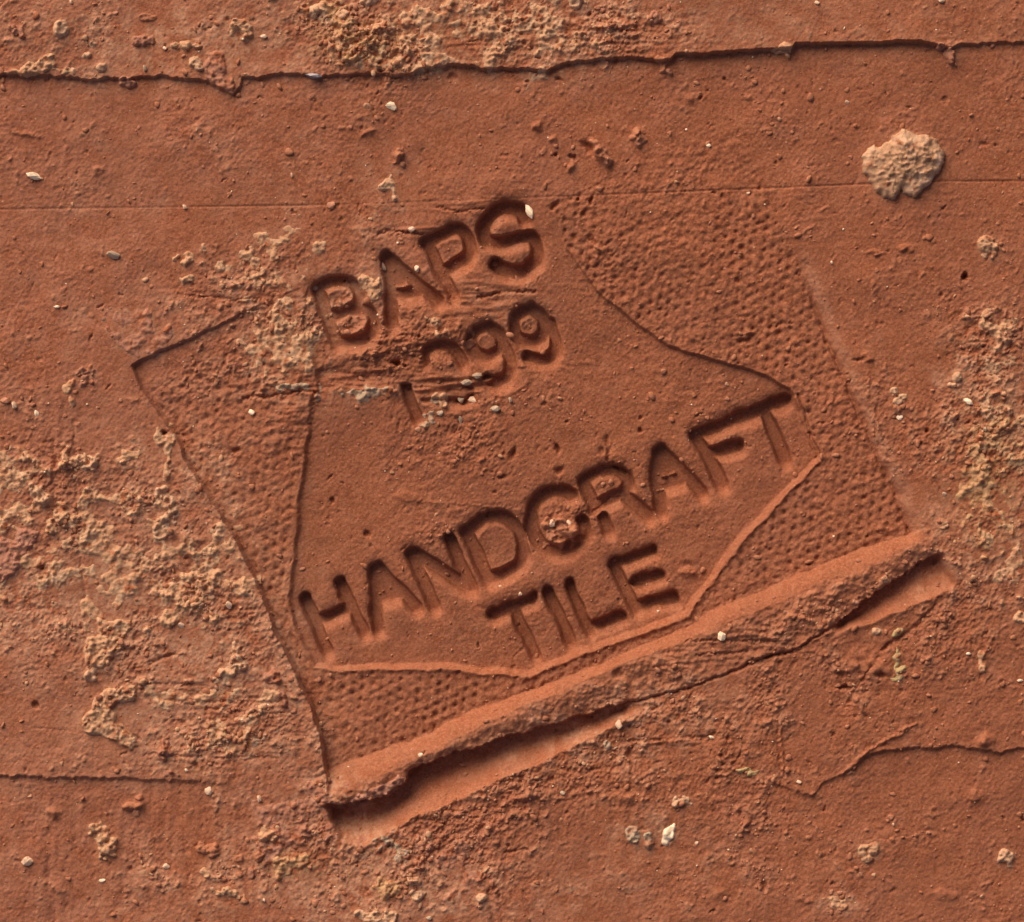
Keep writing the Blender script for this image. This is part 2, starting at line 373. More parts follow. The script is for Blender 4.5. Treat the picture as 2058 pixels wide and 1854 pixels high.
# ------------------------------------------------------------------ surface grain everywhere
calm = 1 - 0.55 * letter_mask
slotcalm = 1 - 0.6 * is_slot
fine = (0.50 * n1 + 0.26 * n2 + 0.26 * n4 + 0.30 * n8 + .5 * n16 + .22 * h3 * np.clip(.6 + .5 * n40, 0, 1.5))
H += fine * (0.34 + 1.05 * rough) * calm * slotcalm
tear = np.clip(m6 * .6 + m12 * .6 + m3 * .35 + n2 * .25 - .1, 0, 3) * 2.2 - np.clip(-n4 * .8 - m12 * .5 - .6, 0, 2) * 1.8
flat_ok = (1 - .75 * (letter_mask > .2)) * (1 - .6 * outp * sstep(samp, .35, .8))
rc_ = 1 - .55 * is_ridge
H += tear * np.clip(rough - .15, 0, 1.2) * 1.2 * flat_ok * slotcalm * rc_
ridged = (1 - np.abs(n8)) * .8 + (1 - np.abs(m3)) * .9 + .5 * n1
H += ridged * np.clip(rough - .35, 0, 1) * 1.0 * flat_ok * slotcalm * rc_
pim = np.clip(m3 * .75 + n2 * .35 + m12 * .6 - 1.75, 0, 1.2) * 4.0 + np.clip(m6 + .35 * n2 - 2.2, 0, 1) * 5.0
H += pim * (0.15 + 1.1 * rough) * flat_ok * slotcalm * (1 - .7 * is_panel * (rough < .4))
pits = np.clip(-m3 * .8 - m25 * .35 - 1.75, 0, 1) * 6
H -= pits * (.25 + rough)
H += v6 * .5 * (blob(120, 1000, 80, 220) + blob(300, 1700, 250, 160) + blob(450, 1500, 130, 80) + blob(1250, 1650, 200, 100))
# hatch marks on the shoulder outside the stamp's left edge
H += 1.8 * np.sin((SV + 2 * w3) / 2.6) * np.exp(-np.clip(dl_, 0, 99) / 22.) * (dl_ > 1) * sstep(SV, 500, 620) * (SV < 950) * np.clip(.5 + .6 * m12, 0, 1)

# individual scratches and grooves: (points, half width, depth)
scratches = [
 ([(108, 890), (110, 950), (109, 1015)], 5, 4), ([(150, 850), (152, 940), (158, 1060), (168, 1200)], 3.5, 3.2), ([(95, 1680), (100, 1760), (106, 1860)], 7, 2.2),
 ([(536, 1690), (543, 1740), (548, 1800)], 5, 2.8), ([(372, 1690), (378, 1770)], 3.5, 2.2), ([(1878, 1222), (1830, 1270), (1772, 1308)], 4, 7), ([(1753, 1342), (1725, 1378), (1698, 1418)], 2.6, 3.2),
 ([(1567, 1430), (1565, 1500), (1569, 1575)], 2.6, 3), ([(1262, 1492), (1340, 1484), (1420, 1481)], 2.6, 4.0), ([(1013, 1714), (1060, 1709)], 2.8, 5), ([(982, 1790), (988, 1860)], 4.5, 6), ([(1001, 1800), (1010, 1860)], 2.2, 3),
 ([(292, 1374), (350, 1376), (420, 1378)], 2.4, 3), ([(206, 1432), (240, 1460), (280, 1490)], 2.2, 4), ([(322, 1408), (400, 1410), (560, 1413)], 2.8, 3), ([(415, 1424), (500, 1432), (590, 1436)], 2.2, 2.8),
 ([(290, 1518), (400, 1520), (560, 1524)], 1.8, 2), ([(305, 1330), (348, 1319)], 3.8, 7), ([(485, 800), (540, 797), (590, 790), (640, 787)], 3.0, 6), ([(633, 790), (625, 814), (618, 850)], 4, 6),
 ([(1500, 1331), (1560, 1315), (1610, 1303)], 2.6, 6), ([(1380, 1288), (1450, 1287), (1560, 1290)], 2.5, 4), ([(1400, 1316), (1500, 1308)], 2, 3), ([(960, 598), (1010, 588), (1075, 585)], 2.6, 6), ([(380, 597), (450, 599), (520, 604)], 2.2, 4),
 ([(760, 470), (800, 467), (850, 468)], 3.0, 7), ([(880, 418), (930, 424), (970, 420)], 2, 3), ([(1590, 668), (1600, 700)], 2, 0), ([(1760, 820), (1775, 870), (1790, 925)], 2.5, 4), ([(1745, 800), (1770, 905)], 2, 2.5),
 ([(1219, 880), (1226, 905), (1222, 925), (1245, 940), (1268, 950)], 4, 6), ([(1160, 1020), (1170, 1030), (1190, 1030), (1205, 1018), (1225, 1003), (1250, 1000)], 2.0, 4), ([(1105, 1040), (1106, 1060)], 2.5, 5),
 ([(840, 1010), (940, 1012), (1000, 1022), (1060, 1030)], 1.6, -1.6), ([(1838, 1453), (1800, 1478), (1742, 1512)], 3.2, -4.5), ([(1570, 1440), (1573, 1560)], 2, -2.2), ([(1740, 1515), (1700, 1545), (1690, 1556)], 4, -4),
 ([(1500, 1270), (1600, 1296), (1690, 1262)], 3.0, -2.5), ([(1100, 30), (1180, 60), (1300, 55)], 3, -2), ([(0, 20), (30, 2)], 4, -3), ([(30, 265), (80, 275)], 4, -3), ([(1440, 130), (1440, 131)], 2, 3),
]
_r = np.random.default_rng(21)
for _ in range(70):        # fine trowel scores, mostly along the tile
    x_, y_ = _r.uniform(-20, 2060), _r.uniform(-10, 1860); L_ = _r.uniform(25, 130); a_ = _r.normal(-.03, .10)
    scratches.append(([(x_, y_), (x_ + L_ * .5, y_ + L_ * .5 * a_), (x_ + L_, y_ + L_ * a_ + _r.normal(0, 1.5))], _r.uniform(1.1, 2.0), _r.uniform(-.9, 1.6)))
for _ in range(150):       # small ragged pits and splits
    x_, y_ = _r.uniform(-20, 2060), _r.uniform(-10, 1860); L_ = _r.uniform(3, 11); a_ = _r.uniform(0, 3.14)
    scratches.append(([(x_, y_), (x_ + L_ * math.cos(a_), y_ + L_ * math.sin(a_))], _r.uniform(1.6, 2.8), _r.uniform(2.0, 5.5)))
for pts, hw, D in scratches:
    px = [p[0] for p in pts]; py = [p[1] for p in pts]
    sl = win(min(px) - 30, min(py) - 30, max(px) + 30, max(py) + 30)
    d = seg_dist(WX[sl] + 1.2 * n2[sl], WY[sl] + 1.2 * n1[sl], pts)
    H[sl] -= D * np.exp(-(d / hw) ** 2) * (1 + .25 * n8[sl])
# pits and holes: x, y, rx, ry, rot, depth
for (cx, cy, rx, ry, rot, D) in [
  (796, 731, 12, 6, 0, 20), (1035, 911, 5, 13, 20, 11), (1118, 903, 5, 10, -10, 11), (1123, 945, 9, 8, 0, 10), (1009, 962, 9, 4, -20, 8), (1286, 863, 5, 4, 0, 9), (1942, 558, 6, 8, 20, 20), (1455, 159, 4, 4, 0, 8),
  (1410, 197, 6, 4, -40, 7), (1180, 296, 9, 14, -45, 11), (1113, 416, 6, 9, 30, 11), (1189, 404, 4, 8, 0, 11), (1174, 433, 4, 8, 20, 8), (1188, 482, 12, 5, 35, 8), (1120, 161, 8, 4, 10, 8), (1117, 315, 5, 4, 0, 9),
  (1150, 318, 7, 4, 20, 9), (329, 868, 6, 4, 0, 16), (71, 1418, 6, 8, 20, 10), (1698, 1382, 11, 5, 0, 12), (1770, 1359, 10, 5, 10, 9), (1535, 1782, 5, 13, -10, 8), (1269, 1515, 6, 9, 0, 11), (1503, 682, 14, 5, 0, 8),
  (1160, 399, 4, 4, 0, 8), (735, 1076, 7, 5, 40, 10), (1245, 1355, 10, 8, 0, 10), (1095, 1520, 5, 5, 0, 5), (475, 908, 9, 5, 0, 7), (668, 1008, 5, 6, 0, 8), (1290, 840, 5, 4, 0, 7), (1062, 165, 5, 3, 0, 6), (912, 152, 8, 6, 0, 8),
  (1725, 728, 12, 3, 0, 5), (1385, 1140, 14, 9, 0, 5), (785, 1700, 7, 6, 0, 12), (1210, 905, 6, 8, 0, 6), (1000, 800, 5, 5, 0, 6), (1880, 1130, 7, 6, 0, 6), (1560, 330, 3, 3, 0, 4), (260, 1750, 4, 3, 0, 5), (700, 560, 4, 4, 0, 4),
  (1245, 1210, 4, 4, 0, 5), (1890, 595, 5, 4, 0, 5), (1830, 215, 6, 3, 0, 4), (1980, 290, 8, 4, 0, 5), (1900, 200, 9, 4, 0, 4)]:
    sl = win(cx - 60, cy - 60, cx + 60, cy + 60)
    c, s = math.cos(math.radians(rot)), math.sin(math.radians(rot))
    dx, dy = WX[sl] + 1.0 * n2[sl] - cx, WY[sl] + 1.0 * n1[sl] - cy
    u = (dx * c + dy * s) / rx; v = (-dx * s + dy * c) / ry
    H[sl] -= D * np.exp(-(u * u + v * v) ** 1.6)
# soft clay bumps pressed on the face: x, y, rx, ry, rot, height
for (cx, cy, rx, ry, rot, h) in [
  (1208, 308, 28, 11, 50, 8), (1281, 276, 14, 17, 0, 6), (1080, 251, 9, 11, 20, 6), (1151, 335, 8, 11, 0, 5), (801, 315, 13, 14, 0, 4), (458, 336, 9, 8, 0, 5), (742, 268, 14, 6, -15, 4), (1115, 283, 8, 10, 0, 5), (200, 345, 9, 9, 0, 3),
  (1815, 498, 20, 8, 0, 4), (1760, 508, 18, 5, 0, 4), (1760, 578, 12, 8, 0, 4), (1500, 664, 16, 6, 0, 5), (1740, 722, 11, 8, 0, 6), (1385, 1148, 16, 12, 0, 5), (380, 1088, 40, 18, 20, 5), (1150, 1075, 26, 24, 0, 7), (1125, 1050, 18, 14, 0, 4),
  (270, 1619, 22, 16, 0, 5), (114, 1636, 12, 18, 20, 5), (215, 1700, 18, 26, 0, 5), (820, 1000, 30, 10, 0, 2), (925, 1030, 20, 10, 0, 2), (1800, 1365, 16, 8, 0, 2), (1975, 1330, 12, 16, 0, 6), (1790, 1060, 20, 14, 0, 3),
  (1746, 1340, 50, 30, 20, 4), (1700, 1345, 24, 22, 0, 3.5), (1980, 1490, 20, 18, 0, 5), (1500, 1650, 10, 6, -50, 5), (1450, 1790, 16, 16, 0, 3), (1060, 1600, 40, 14, 0, 4), (880, 1600, 20, 8, -20, 3), (1030, 1616, 9, 8, 0, 5), (1250, 1600, 30, 16, 0, 3),
  (130, 1790, 30, 12, 0, 2.5), (85, 990, 30, 26, 0, 3), (1620, 1810, 20, 8, 0, 3), (1900, 1800, 24, 9, 0, 4), (1960, 1600, 20, 12, 0, 3), (1330, 960, 20, 12, 0, 2), (1180, 1300, 10, 10, 0, 2), (540, 880, 30, 20, 0, 3), (1390, 195, 20, 10, 0, 2)]:
    sl = win(cx - 90, cy - 90, cx + 90, cy + 90)
    c, s = math.cos(math.radians(rot)), math.sin(math.radians(rot))
    dx, dy = WX[sl] + 2.0 * n4[sl] - cx, WY[sl] + 2.0 * w3[sl] - cy
    u = (dx * c + dy * s) / rx; v = (-dx * s + dy * c) / ry
    H[sl] += h * np.exp(-(u * u + v * v) ** 1.8) * (1 + .35 * m6[sl] + .3 * n4[sl])
H = H.astype('f4')

# ------------------------------------------------------------------ surface dirt and clay tint, plus the lit tone painted on the right wall
dust_wall_lit = np.zeros(H.shape, 'f4')
for (cx, cy, rx, ry, rot, a) in [
  (300, 1170, 190, 110, 10, .55), (80, 1200, 110, 60, 0, .7), (330, 1290, 150, 80, 0, .45), (450, 1450, 160, 90, 0, .6), (640, 1680, 120, 90, -20, .6), (660, 1610, 30, 60, -20, .7), (560, 600, 130, 70, 0, .45), (560, 720, 110, 70, 0, .5),
  (880, 60, 330, 80, 0, .5), (1090, 60, 130, 60, 0, .45), (2000, 930, 90, 190, 0, .7), (1960, 740, 70, 70, 0, .35), (900, 50, 1000, 70, 0, .22), (800, 1790, 700, 90, 0, .22), (1250, 1470, 300, 80, -10, .2), (100, 1230, 170, 70, 0, .5), (800, 1770, 160, 60, 0, .4), (1010, 610, 90, 40, 0, .2), (270, 100, 300, 60, 0, .25), (330, 960, 140, 90, 30, .3),
  (745, 570, 40, 40, 0, .45), (500, 1330, 100, 60, 0, .3), (1950, 1150, 100, 90, 0, .25), (1300, 1680, 80, 40, 0, .25), (1690, 1815, 45, 20, 0, .5), (1300, 1400, 300, 50, -22, .12), (700, 790, 130, 30, 0, .3), (760, 400, 60, 90, 0, .25)]:
    dust_wall_lit += a * blob(cx, cy, rx, ry, rot)
dust_wall_lit = np.clip(dust_wall_lit * (1.0 + .45 * m12 + .35 * m6 + .35 * n4 + .2 * n2), 0, 1)
dust_wall_lit = np.clip(dust_wall_lit * 1.5 + .35 * blob(300, 1150, 260, 200, 20) + .3 * blob(300, 1480, 300, 120) + .15 * (X < 650) * (1 + .6 * m25) * (.5 + .4 * m12) + .035 * np.clip(pim, 0, 4), 0, .85)
pink = np.clip(.5 + (650 - X) / 1500 + .12 * n120 + .08 * m25, 0, 1)        # paler, pinker clay towards the left
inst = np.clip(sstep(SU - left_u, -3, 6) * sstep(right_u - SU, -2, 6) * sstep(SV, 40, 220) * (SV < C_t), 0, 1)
pressed = np.clip(np.maximum(np.maximum(inst, is_slot), letter_mask), 0, 1)      # clay pressed by the die, tinted less pink
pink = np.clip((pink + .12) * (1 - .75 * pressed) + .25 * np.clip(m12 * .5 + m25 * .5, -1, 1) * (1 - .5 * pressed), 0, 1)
pink = np.clip(pink + .55 * np.exp(-((SU - right_u - 12) / 13) ** 2) * sstep(SV, 320, 430) * (SV < A_t), 0, 1.3)  # pale band painted so the stamp's right wall reads as lit
dust_wall_lit = np.clip(dust_wall_lit + .42 * np.exp(-((SU - right_u - 14) / 13) ** 2) * sstep(SV, 320, 430) * (SV < A_t) + .12 * is_ridge * (t_ > k2 + 2) + .25 * np.exp(-((SU - left_u + 14) / 14) ** 2) * (SU < left_u) * sstep(SV, 60, 300) * (SV < 950), 0, .95)  # right wall's lit tone painted in; dirt on ridge top; paler left rim
pits_c = np.clip(n4 * .5 + m3 * .5 - 1.0, 0, 1)
dust_wall_lit = np.clip(dust_wall_lit + .16 * (1 - pressed) * np.clip(m6 * .5 + m12 * .5 + n2 * .3, 0, 2) * sstep(rough, .1, .5), 0, .9)
ochre = np.clip(0.9 * blob(710, 95, 90, 45, 20) + .8 * blob(1985, 960, 60, 120) + .5 * blob(600, 1735, 70, 30) + .5 * blob(590, 700, 60, 60) + .3 * blob(900, 60, 200, 40), 0, 1)

# ------------------------------------------------------------------ materials
def shader(name):
    m = bpy.data.materials.new(name); m.use_nodes = True
    t = m.node_tree; b = t.nodes['Principled BSDF']
    return m, t, b
def N(t, ty, **kw):
    n = t.nodes.new(ty)
    for k, v in kw.items(): setattr(n, k, v)
    return n
def mixc(t, fac, a, b, blend='MIX'):
    n = t.nodes.new('ShaderNodeMix'); n.data_type = 'RGBA'; n.blend_type = blend
    for sock, val in ((n.inputs[0], fac), (n.inputs[6], a), (n.inputs[7], b)):
        if isinstance(val, bpy.types.NodeSocket): t.links.new(val, sock)
        elif isinstance(val, (int, float)): sock.default_value = val
        else: sock.default_value = (*val, 1)
    return n.outputs[2]
def noise(t, scale, detail=4, rough=.6, vec=None):
    n = N(t, 'ShaderNodeTexNoise'); n.inputs['Scale'].default_value = scale; n.inputs['Detail'].default_value = detail; n.inputs['Roughness'].default_value = rough
    if vec is not None: t.links.new(vec, n.inputs['Vector'])
    return n.outputs['Fac']
def ramp(t, fac, lo, hi):
    n = N(t, 'ShaderNodeMapRange'); n.inputs['From Min'].default_value = lo; n.inputs['From Max'].default_value = hi
    t.links.new(fac, n.inputs['Value']); return n.outputs['Result']
def attr(t, name):
    n = N(t, 'ShaderNodeAttribute'); n.attribute_name = name; return n.outputs['Fac']

CLAY_A = (0.345, 0.146, 0.076)
CLAY_P = (0.43, 0.208, 0.138)
CLAY_D = (0.26, 0.085, 0.036)
DUST_WALL_LIT = (0.60, 0.365, 0.240)
OCHRE = (0.50, 0.330, 0.130)

def clay_material():
    m, t, b = shader('fired_clay')
    geo = N(t, 'ShaderNodeTexCoord').outputs['Object']
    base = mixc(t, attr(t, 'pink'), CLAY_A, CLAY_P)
    f1 = ramp(t, noise(t, 900, 5, .65, geo), .40, .68)
    base = mixc(t, f1, base, CLAY_D)
    f2 = ramp(t, noise(t, 260, 6, .7, geo), .35, .70)
    c2 = mixc(t, f2, base, (0.44, 0.155, 0.075))
    base = mixc(t, .5, base, c2)
    f3 = ramp(t, noise(t, 4200, 4, .8, geo), .48, .58)
    m3_ = N(t, 'ShaderNodeMath', operation='MULTIPLY'); t.links.new(f3, m3_.inputs[0]); m3_.inputs[1].default_value = .75
    base = mixc(t, m3_.outputs[0], base, (0.50, 0.205, 0.115))
    f4 = ramp(t, noise(t, 3100, 6, .8, geo), .50, .60)
    m4_ = N(t, 'ShaderNodeMath', operation='MULTIPLY'); t.links.new(f4, m4_.inputs[0]); m4_.inputs[1].default_value = .75
    base = mixc(t, m4_.outputs[0], base, (0.24, 0.078, 0.034))
    dcol = mixc(t, attr(t, 'ochre'), DUST_WALL_LIT, OCHRE)
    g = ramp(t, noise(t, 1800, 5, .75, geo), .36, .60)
    mul = N(t, 'ShaderNodeMath', operation='MULTIPLY'); t.links.new(attr(t, 'dust_wall_lit'), mul.inputs[0]); t.links.new(g, mul.inputs[1])
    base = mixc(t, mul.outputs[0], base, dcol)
    fb = ramp(t, noise(t, 55, 4, .6, geo), .42, .66)           # firing blotches
    mb_ = N(t, 'ShaderNodeMath', operation='MULTIPLY'); t.links.new(fb, mb_.inputs[0]); mb_.inputs[1].default_value = .35
    base = mixc(t, mb_.outputs[0], base, (0.30, 0.125, 0.075))
    # tiny pale mineral specks
    sp = N(t, 'ShaderNodeTexVoronoi'); sp.inputs['Scale'].default_value = 900; t.links.new(geo, sp.inputs['Vector'])
    spk = ramp(t, sp.outputs['Distance'], .10, .05)
    gate = ramp(t, noise(t, 300, 2, .5, geo), .56, .60)
    ml = N(t, 'ShaderNodeMath', operation='MULTIPLY'); t.links.new(spk, ml.inputs[0]); t.links.new(gate, ml.inputs[1])
    base = mixc(t, ml.outputs[0], base, (0.60, 0.36, 0.24))
    t.links.new(base, b.inputs['Base Color'])
    b.inputs['Roughness'].default_value = .78
    b.inputs['Specular IOR Level'].default_value = .28
    bp = N(t, 'ShaderNodeBump'); bp.inputs['Strength'].default_value = .85; bp.inputs['Distance'].default_value = 8e-5
    t.links.new(noise(t, 5200, 4, .75, geo), bp.inputs['Height'])
    t.links.new(bp.outputs[0], b.inputs['Normal'])
    return m

def crust_material(name, c1, c2, c3, clay_mix=.25):
    m, t, b = shader(name)
    geo = N(t, 'ShaderNodeTexCoord').outputs['Object']
    base = mixc(t, ramp(t, noise(t, 1500, 4, .7, geo), .36, .66), c1, c2)
    base = mixc(t, ramp(t, noise(t, 520, 5, .7, geo), .50, .70), base, c3)
    f = ramp(t, noise(t, 800, 4, .6, geo), .62 - clay_mix * .3, .80 - clay_mix * .3)
    base = mixc(t, f, base, (0.36, 0.125, 0.06))
    t.links.new(base, b.inputs['Base Color'])
    b.inputs['Roughness'].default_value = .85
    b.inputs['Specular IOR Level'].default_value = .25
    bp = N(t, 'ShaderNodeBump'); bp.inputs['Strength'].default_value = .7; bp.inputs['Distance'].default_value = 1.4e-4
    t.links.new(noise(t, 3000, 5, .75, geo), bp.inputs['Height'])
    t.links.new(bp.outputs[0], b.inputs['Normal'])
    return m

M = {}
M['clay'] = clay_material()
M['tan'] = crust_material('tan_mortar', (0.64, 0.41, 0.255), (0.55, 0.32, 0.19), (0.72, 0.51, 0.34), .4)
M['sand'] = crust_material('sandy_mortar', (0.62, 0.40, 0.255), (0.38, 0.23, 0.14), (0.76, 0.55, 0.39), .2)
M['yellow'] = crust_material('ochre_mortar', (0.60, 0.39, 0.21), (0.52, 0.30, 0.17), (0.66, 0.47, 0.30), .5)
M['pale'] = crust_material('pale_mortar', (0.66, 0.45, 0.30), (0.56, 0.34, 0.21), (0.74, 0.55, 0.40), .2)
M['grey'] = crust_material('grey_mortar', (0.50, 0.42, 0.31), (0.50, 0.34, 0.23), (0.60, 0.52, 0.42), .5)
M['pinkish'] = crust_material('pink_clay_crust', (0.46, 0.24, 0.165), (0.42, 0.19, 0.12), (0.54, 0.31, 0.22), .4)
M['mauve'] = crust_material('mauve_clay_flake', (0.47, 0.245, 0.175), (0.40, 0.19, 0.13), (0.54, 0.32, 0.24), .2)
M['red'] = crust_material('red_clay_crumb', (0.47, 0.22, 0.13), (0.40, 0.165, 0.09), (0.55, 0.30, 0.20), .1)
M['green'] = crust_material('lichen_green', (0.52, 0.42, 0.21), (0.44, 0.33, 0.18), (0.60, 0.50, 0.33), .4)
def plain(name, c, rough=.5, c2=None):
    m, t, b = shader(name)
    geo = N(t, 'ShaderNodeTexCoord').outputs['Object']
    base = mixc(t, ramp(t, noise(t, 1.6, 4, .6, geo), .35, .7), c, c2 or tuple(v * .8 for v in c))
    t.links.new(base, b.inputs['Base Color']); b.inputs['Roughness'].default_value = rough
    return m
M['white'] = plain('white_grit', (0.93, 0.84, 0.66), .45, (0.88, 0.72, 0.52))
M['cream'] = plain('cream_grit', (0.82, 0.62, 0.45), .5)
M['rosy'] = plain('rosy_grit', (0.55, 0.27, 0.16), .6)
M['greygrit'] = plain('grey_grit', (0.52, 0.44, 0.34), .5, (.42, .30, .2))
M['bluish'] = plain('bluish_grit', (0.36, 0.36, 0.42), .4)
M['redgrit'] = M['red']

def raw_mesh(name, verts, quads, normals=None, attrs=None, smooth=True):
    me = bpy.data.meshes.new(name)
    me.vertices.add(len(verts)); me.vertices.foreach_set('co', np.ascontiguousarray(verts, 'f4').ravel())
    k = quads.shape[1]
    me.loops.add(quads.size); me.loops.foreach_set('vertex_index', quads.ravel().astype('i4'))
    me.polygons.add(len(quads)); me.polygons.foreach_set('loop_start', np.arange(0, quads.size, k, dtype='i4'))
    me.update(calc_edges=True)
    if normals is not None:
        a = me.attributes.new('custom_normal', 'FLOAT_VECTOR', 'POINT'); a.data.foreach_set('vector', np.ascontiguousarray(normals, 'f4').ravel())
    for kx, vals in (attrs or {}).items():
        a = me.attributes.new(kx, 'FLOAT', 'POINT'); a.data.foreach_set('value', vals)
    me.polygons.foreach_set('use_smooth', np.full(len(quads), smooth))
    return me

def link(name, me, mat, parent=None, **props):
    o = bpy.data.objects.new(name, me)
    col.objects.link(o)
    if mat: me.materials.append(mat)
    if parent: o.parent = parent
    for k, v in props.items(): o[k] = v
    return o

# ------------------------------------------------------------------ crusts and lumps lying on the tile
def hz(x, y):
    i = int(np.clip(round((x - X0) / STEP), 0, NX - 1)); j = int(np.clip(round((y - Y0) / STEP), 0, NY - 1))
    return float(H[j, i])

Hsm = H.copy()
crust_mask = np.zeros(H.shape, 'f4')
def crust(name, label, cat, mat, shapes, T, rag=.35, lump=1.0, fall=.35, group=None, thr=0.0, patch=0.0, dome=12.0, pw=.8):
    if patch: lump *= .36; T *= .6; fall = 1.3
    """a crust built on the tile's own surface; shapes = ellipses (x, y, rx, ry, rot) or a list of points; T = thickness in photo pixels"""
    bx = []
    for s in shapes:
        if isinstance(s, list): bx += [(min(p[0] for p in s), min(p[1] for p in s)), (max(p[0] for p in s), max(p[1] for p in s))]
        else: r = max(s[2], s[3]) * 1.5; bx += [(s[0] - r, s[1] - r), (s[0] + r, s[1] + r)]
    sl = win(min(b[0] for b in bx) - 14, min(b[1] for b in bx) - 14, max(b[0] for b in bx) + 14, max(b[1] for b in bx) + 14)
    x, y = X[sl], Y[sl]
    xw, yw = x + 2.2 * w3[sl] * rag * 2, y + 2.2 * w4[sl] * rag * 2
    F = np.full(x.shape, -9.0, 'f4')
    for s in shapes:
        if isinstance(s, list):
            F = np.maximum(F, np.clip(sdf(xw, yw, s) / dome, -3, 1))
        else:
            cx, cy, rx, ry = s[:4]; rot = s[4] if len(s) > 4 else 0
            c, sn = math.cos(math.radians(rot)), math.sin(math.radians(rot))
            u = ((xw - cx) * c + (yw - cy) * sn) / rx; v = (-(xw - cx) * sn + (yw - cy) * c) / ry
            F = np.maximum(F, 1 - np.sqrt(u * u + v * v))
    F = F + rag * (.20 * n4[sl] + .32 * m6[sl] + .12 * n2[sl] + .10 * n8[sl]) + patch * (.50 * m12[sl] + .45 * n8[sl] + .22 * m6[sl] + .06 * n2[sl] - .20) - thr
    on = F > 0
    if on.sum() < 4: return None
    z = .85 * T * np.clip(F / fall, 0, 1) ** pw + lump * (np.clip(.65 * n4[sl] + .7 * n2[sl] + .45 * n1[sl] + .5 * m6[sl], -1.5, 3)) * np.clip(F / fall, 0, 1)
    base_z = blur(Hsm, 14)[sl] if dome > 20 else Hsm[sl]
    z = np.where(on, base_z, Hsm[sl]) + np.where(on, np.maximum(z, .4), -1.6)
    grow = on.copy()
    grow[1:] |= on[:-1]; grow[:-1] |= on[1:]; g2 = grow.copy(); g2[:, 1:] |= grow[:, :-1]; g2[:, :-1] |= grow[:, 1:]
    fc = on[:-1, :-1] | on[1:, :-1] | on[:-1, 1:] | on[1:, 1:]
    ny, nx = x.shape
    vid = np.arange(ny * nx).reshape(ny, nx)
    f = np.stack([vid[1:, :-1], vid[1:, 1:], vid[:-1, 1:], vid[:-1, :-1]], -1)[fc]
    u, inv = np.unique(f, return_inverse=True)
    jit = .35
    pts = np.stack([(x + jit * n1[sl] - CX) * U, (CY - y + jit * n2[sl]) * U, z * U], -1).reshape(-1, 3)[u]
    org = pts.mean(0); org[2] = pts[:, 2].min()
    me = raw_mesh(name, pts - org, inv.reshape(-1, 4))
    o = link(name, me, M[mat], None, label=label, category=cat)
    o.location = org
    if group: o['group'] = group
    if mat in ('tan', 'pale', 'yellow', 'sand', 'pinkish'): crust_mask[sl] = np.maximum(crust_mask[sl], on * 1.0)
    HH = H[sl]; HH[on] = np.maximum(HH[on], z[on]); H[sl] = HH
    return o

crust('mortar_lump', 'thick sandy mortar lump, the largest one, alone on clean clay in the upper right', 'mortar lump', 'sand',
      [[(1744, 296), (1756, 290), (1772, 293), (1785, 286), (1800, 272), (1812, 260), (1826, 264), (1842, 274), (1858, 276), (1880, 283), (1892, 298), (1899, 312), (1898, 332), (1888, 348),
        (1876, 362), (1868, 372), (1850, 384), (1838, 396), (1822, 394), (1815, 390), (1811, 380), (1807, 391), (1796, 398), (1776, 397), (1762, 386), (1752, 374), (1742, 358), (1733, 342), (1732, 318), (1738, 306)]], 26, rag=.16, lump=2.3, fall=1.0, dome=32.0, pw=.36)
PAT = 'patches of mortar crust on the tile'
LMP = 'small mortar lumps on the tile'
C = crust
C('mortar_crust', 'yellowish knobbly mortar crust at the top edge, left of the middle', 'mortar crust', 'yellow', [(655, 25, 40, 22), (690, 40, 26, 18), (702, 62, 34, 18, 30), (735, 85, 44, 26, 20), (715, 112, 30, 14), (770, 100, 40, 26), (690, 22, 14, 12)], 6, .5, 1.8, group=PAT)
C('mortar_crust', 'pale round blob of mortar at the very top beside the yellowish crust', 'mortar crust', 'pale', [(640, 26, 22, 20), (688, 30, 18, 13), (664, 46, 10, 8)], 8, .25, 1.3, group=PAT)
C('mortar_crust', 'brown tan crumbly mortar spread along the top edge, centre', 'mortar crust', 'tan', [(1030, 40, 110, 40), (1000, 90, 70, 36), (930, 60, 90, 30)], 4.5, .8, 2.2, group=PAT, patch=1.0, thr=-.1)
C('mortar_crust', 'tan crumbly mortar just above the ledge below the yellowish crust', 'mortar crust', 'tan', [(830, 90, 110, 40), (780, 126, 50, 16), (860, 40, 60, 20)], 4.5, .8, 2.0, group=PAT, patch=.9, thr=-.1)
C('mortar_lump', 'small whitish lump touching the top edge right of the yellowish crust', 'mortar lump', 'pale', [(744, 4, 20, 14)], 8, .3, 1.3, group=LMP)
C('mortar_lump', 'small pale lump at the top edge right of the crumbly crust', 'mortar lump', 'pale', [(1158, 8, 15, 14)], 7, .4, 1.5, group=LMP)
C('mortar_lump', 'round pinkish lump on the upper layer, third of the way from the right', 'mortar lump', 'pinkish', [(1316, 38, 14, 15)], 7, .25, 1.1, group=LMP)
C('mortar_lump', 'round cream lump in the top left corner area', 'mortar lump', 'pale', [(126, 60, 16, 17)], 9, .25, 1.2, group=LMP)
C('mortar_lump', 'pinkish knobbly lump in the upper left, between the cream lump and the brown flake', 'mortar lump', 'pinkish', [(285, 85, 18, 13), (303, 82, 10, 9)], 8, .35, 1.8, group=LMP)
C('mortar_lump', 'string of small tan lumps on the upper layer left of centre', 'mortar lump', 'tan', [(352, 92, 11, 9), (374, 92, 11, 12), (395, 95, 9, 6)], 6, .35, 1.5, group=LMP)
C('mortar_lump', 'tan knobbly lump above the brown flake near the top edge', 'mortar lump', 'tan', [(484, 58, 20, 18), (494, 78, 14, 12), (476, 48, 10, 10)], 7, .45, 2.2, group=LMP)
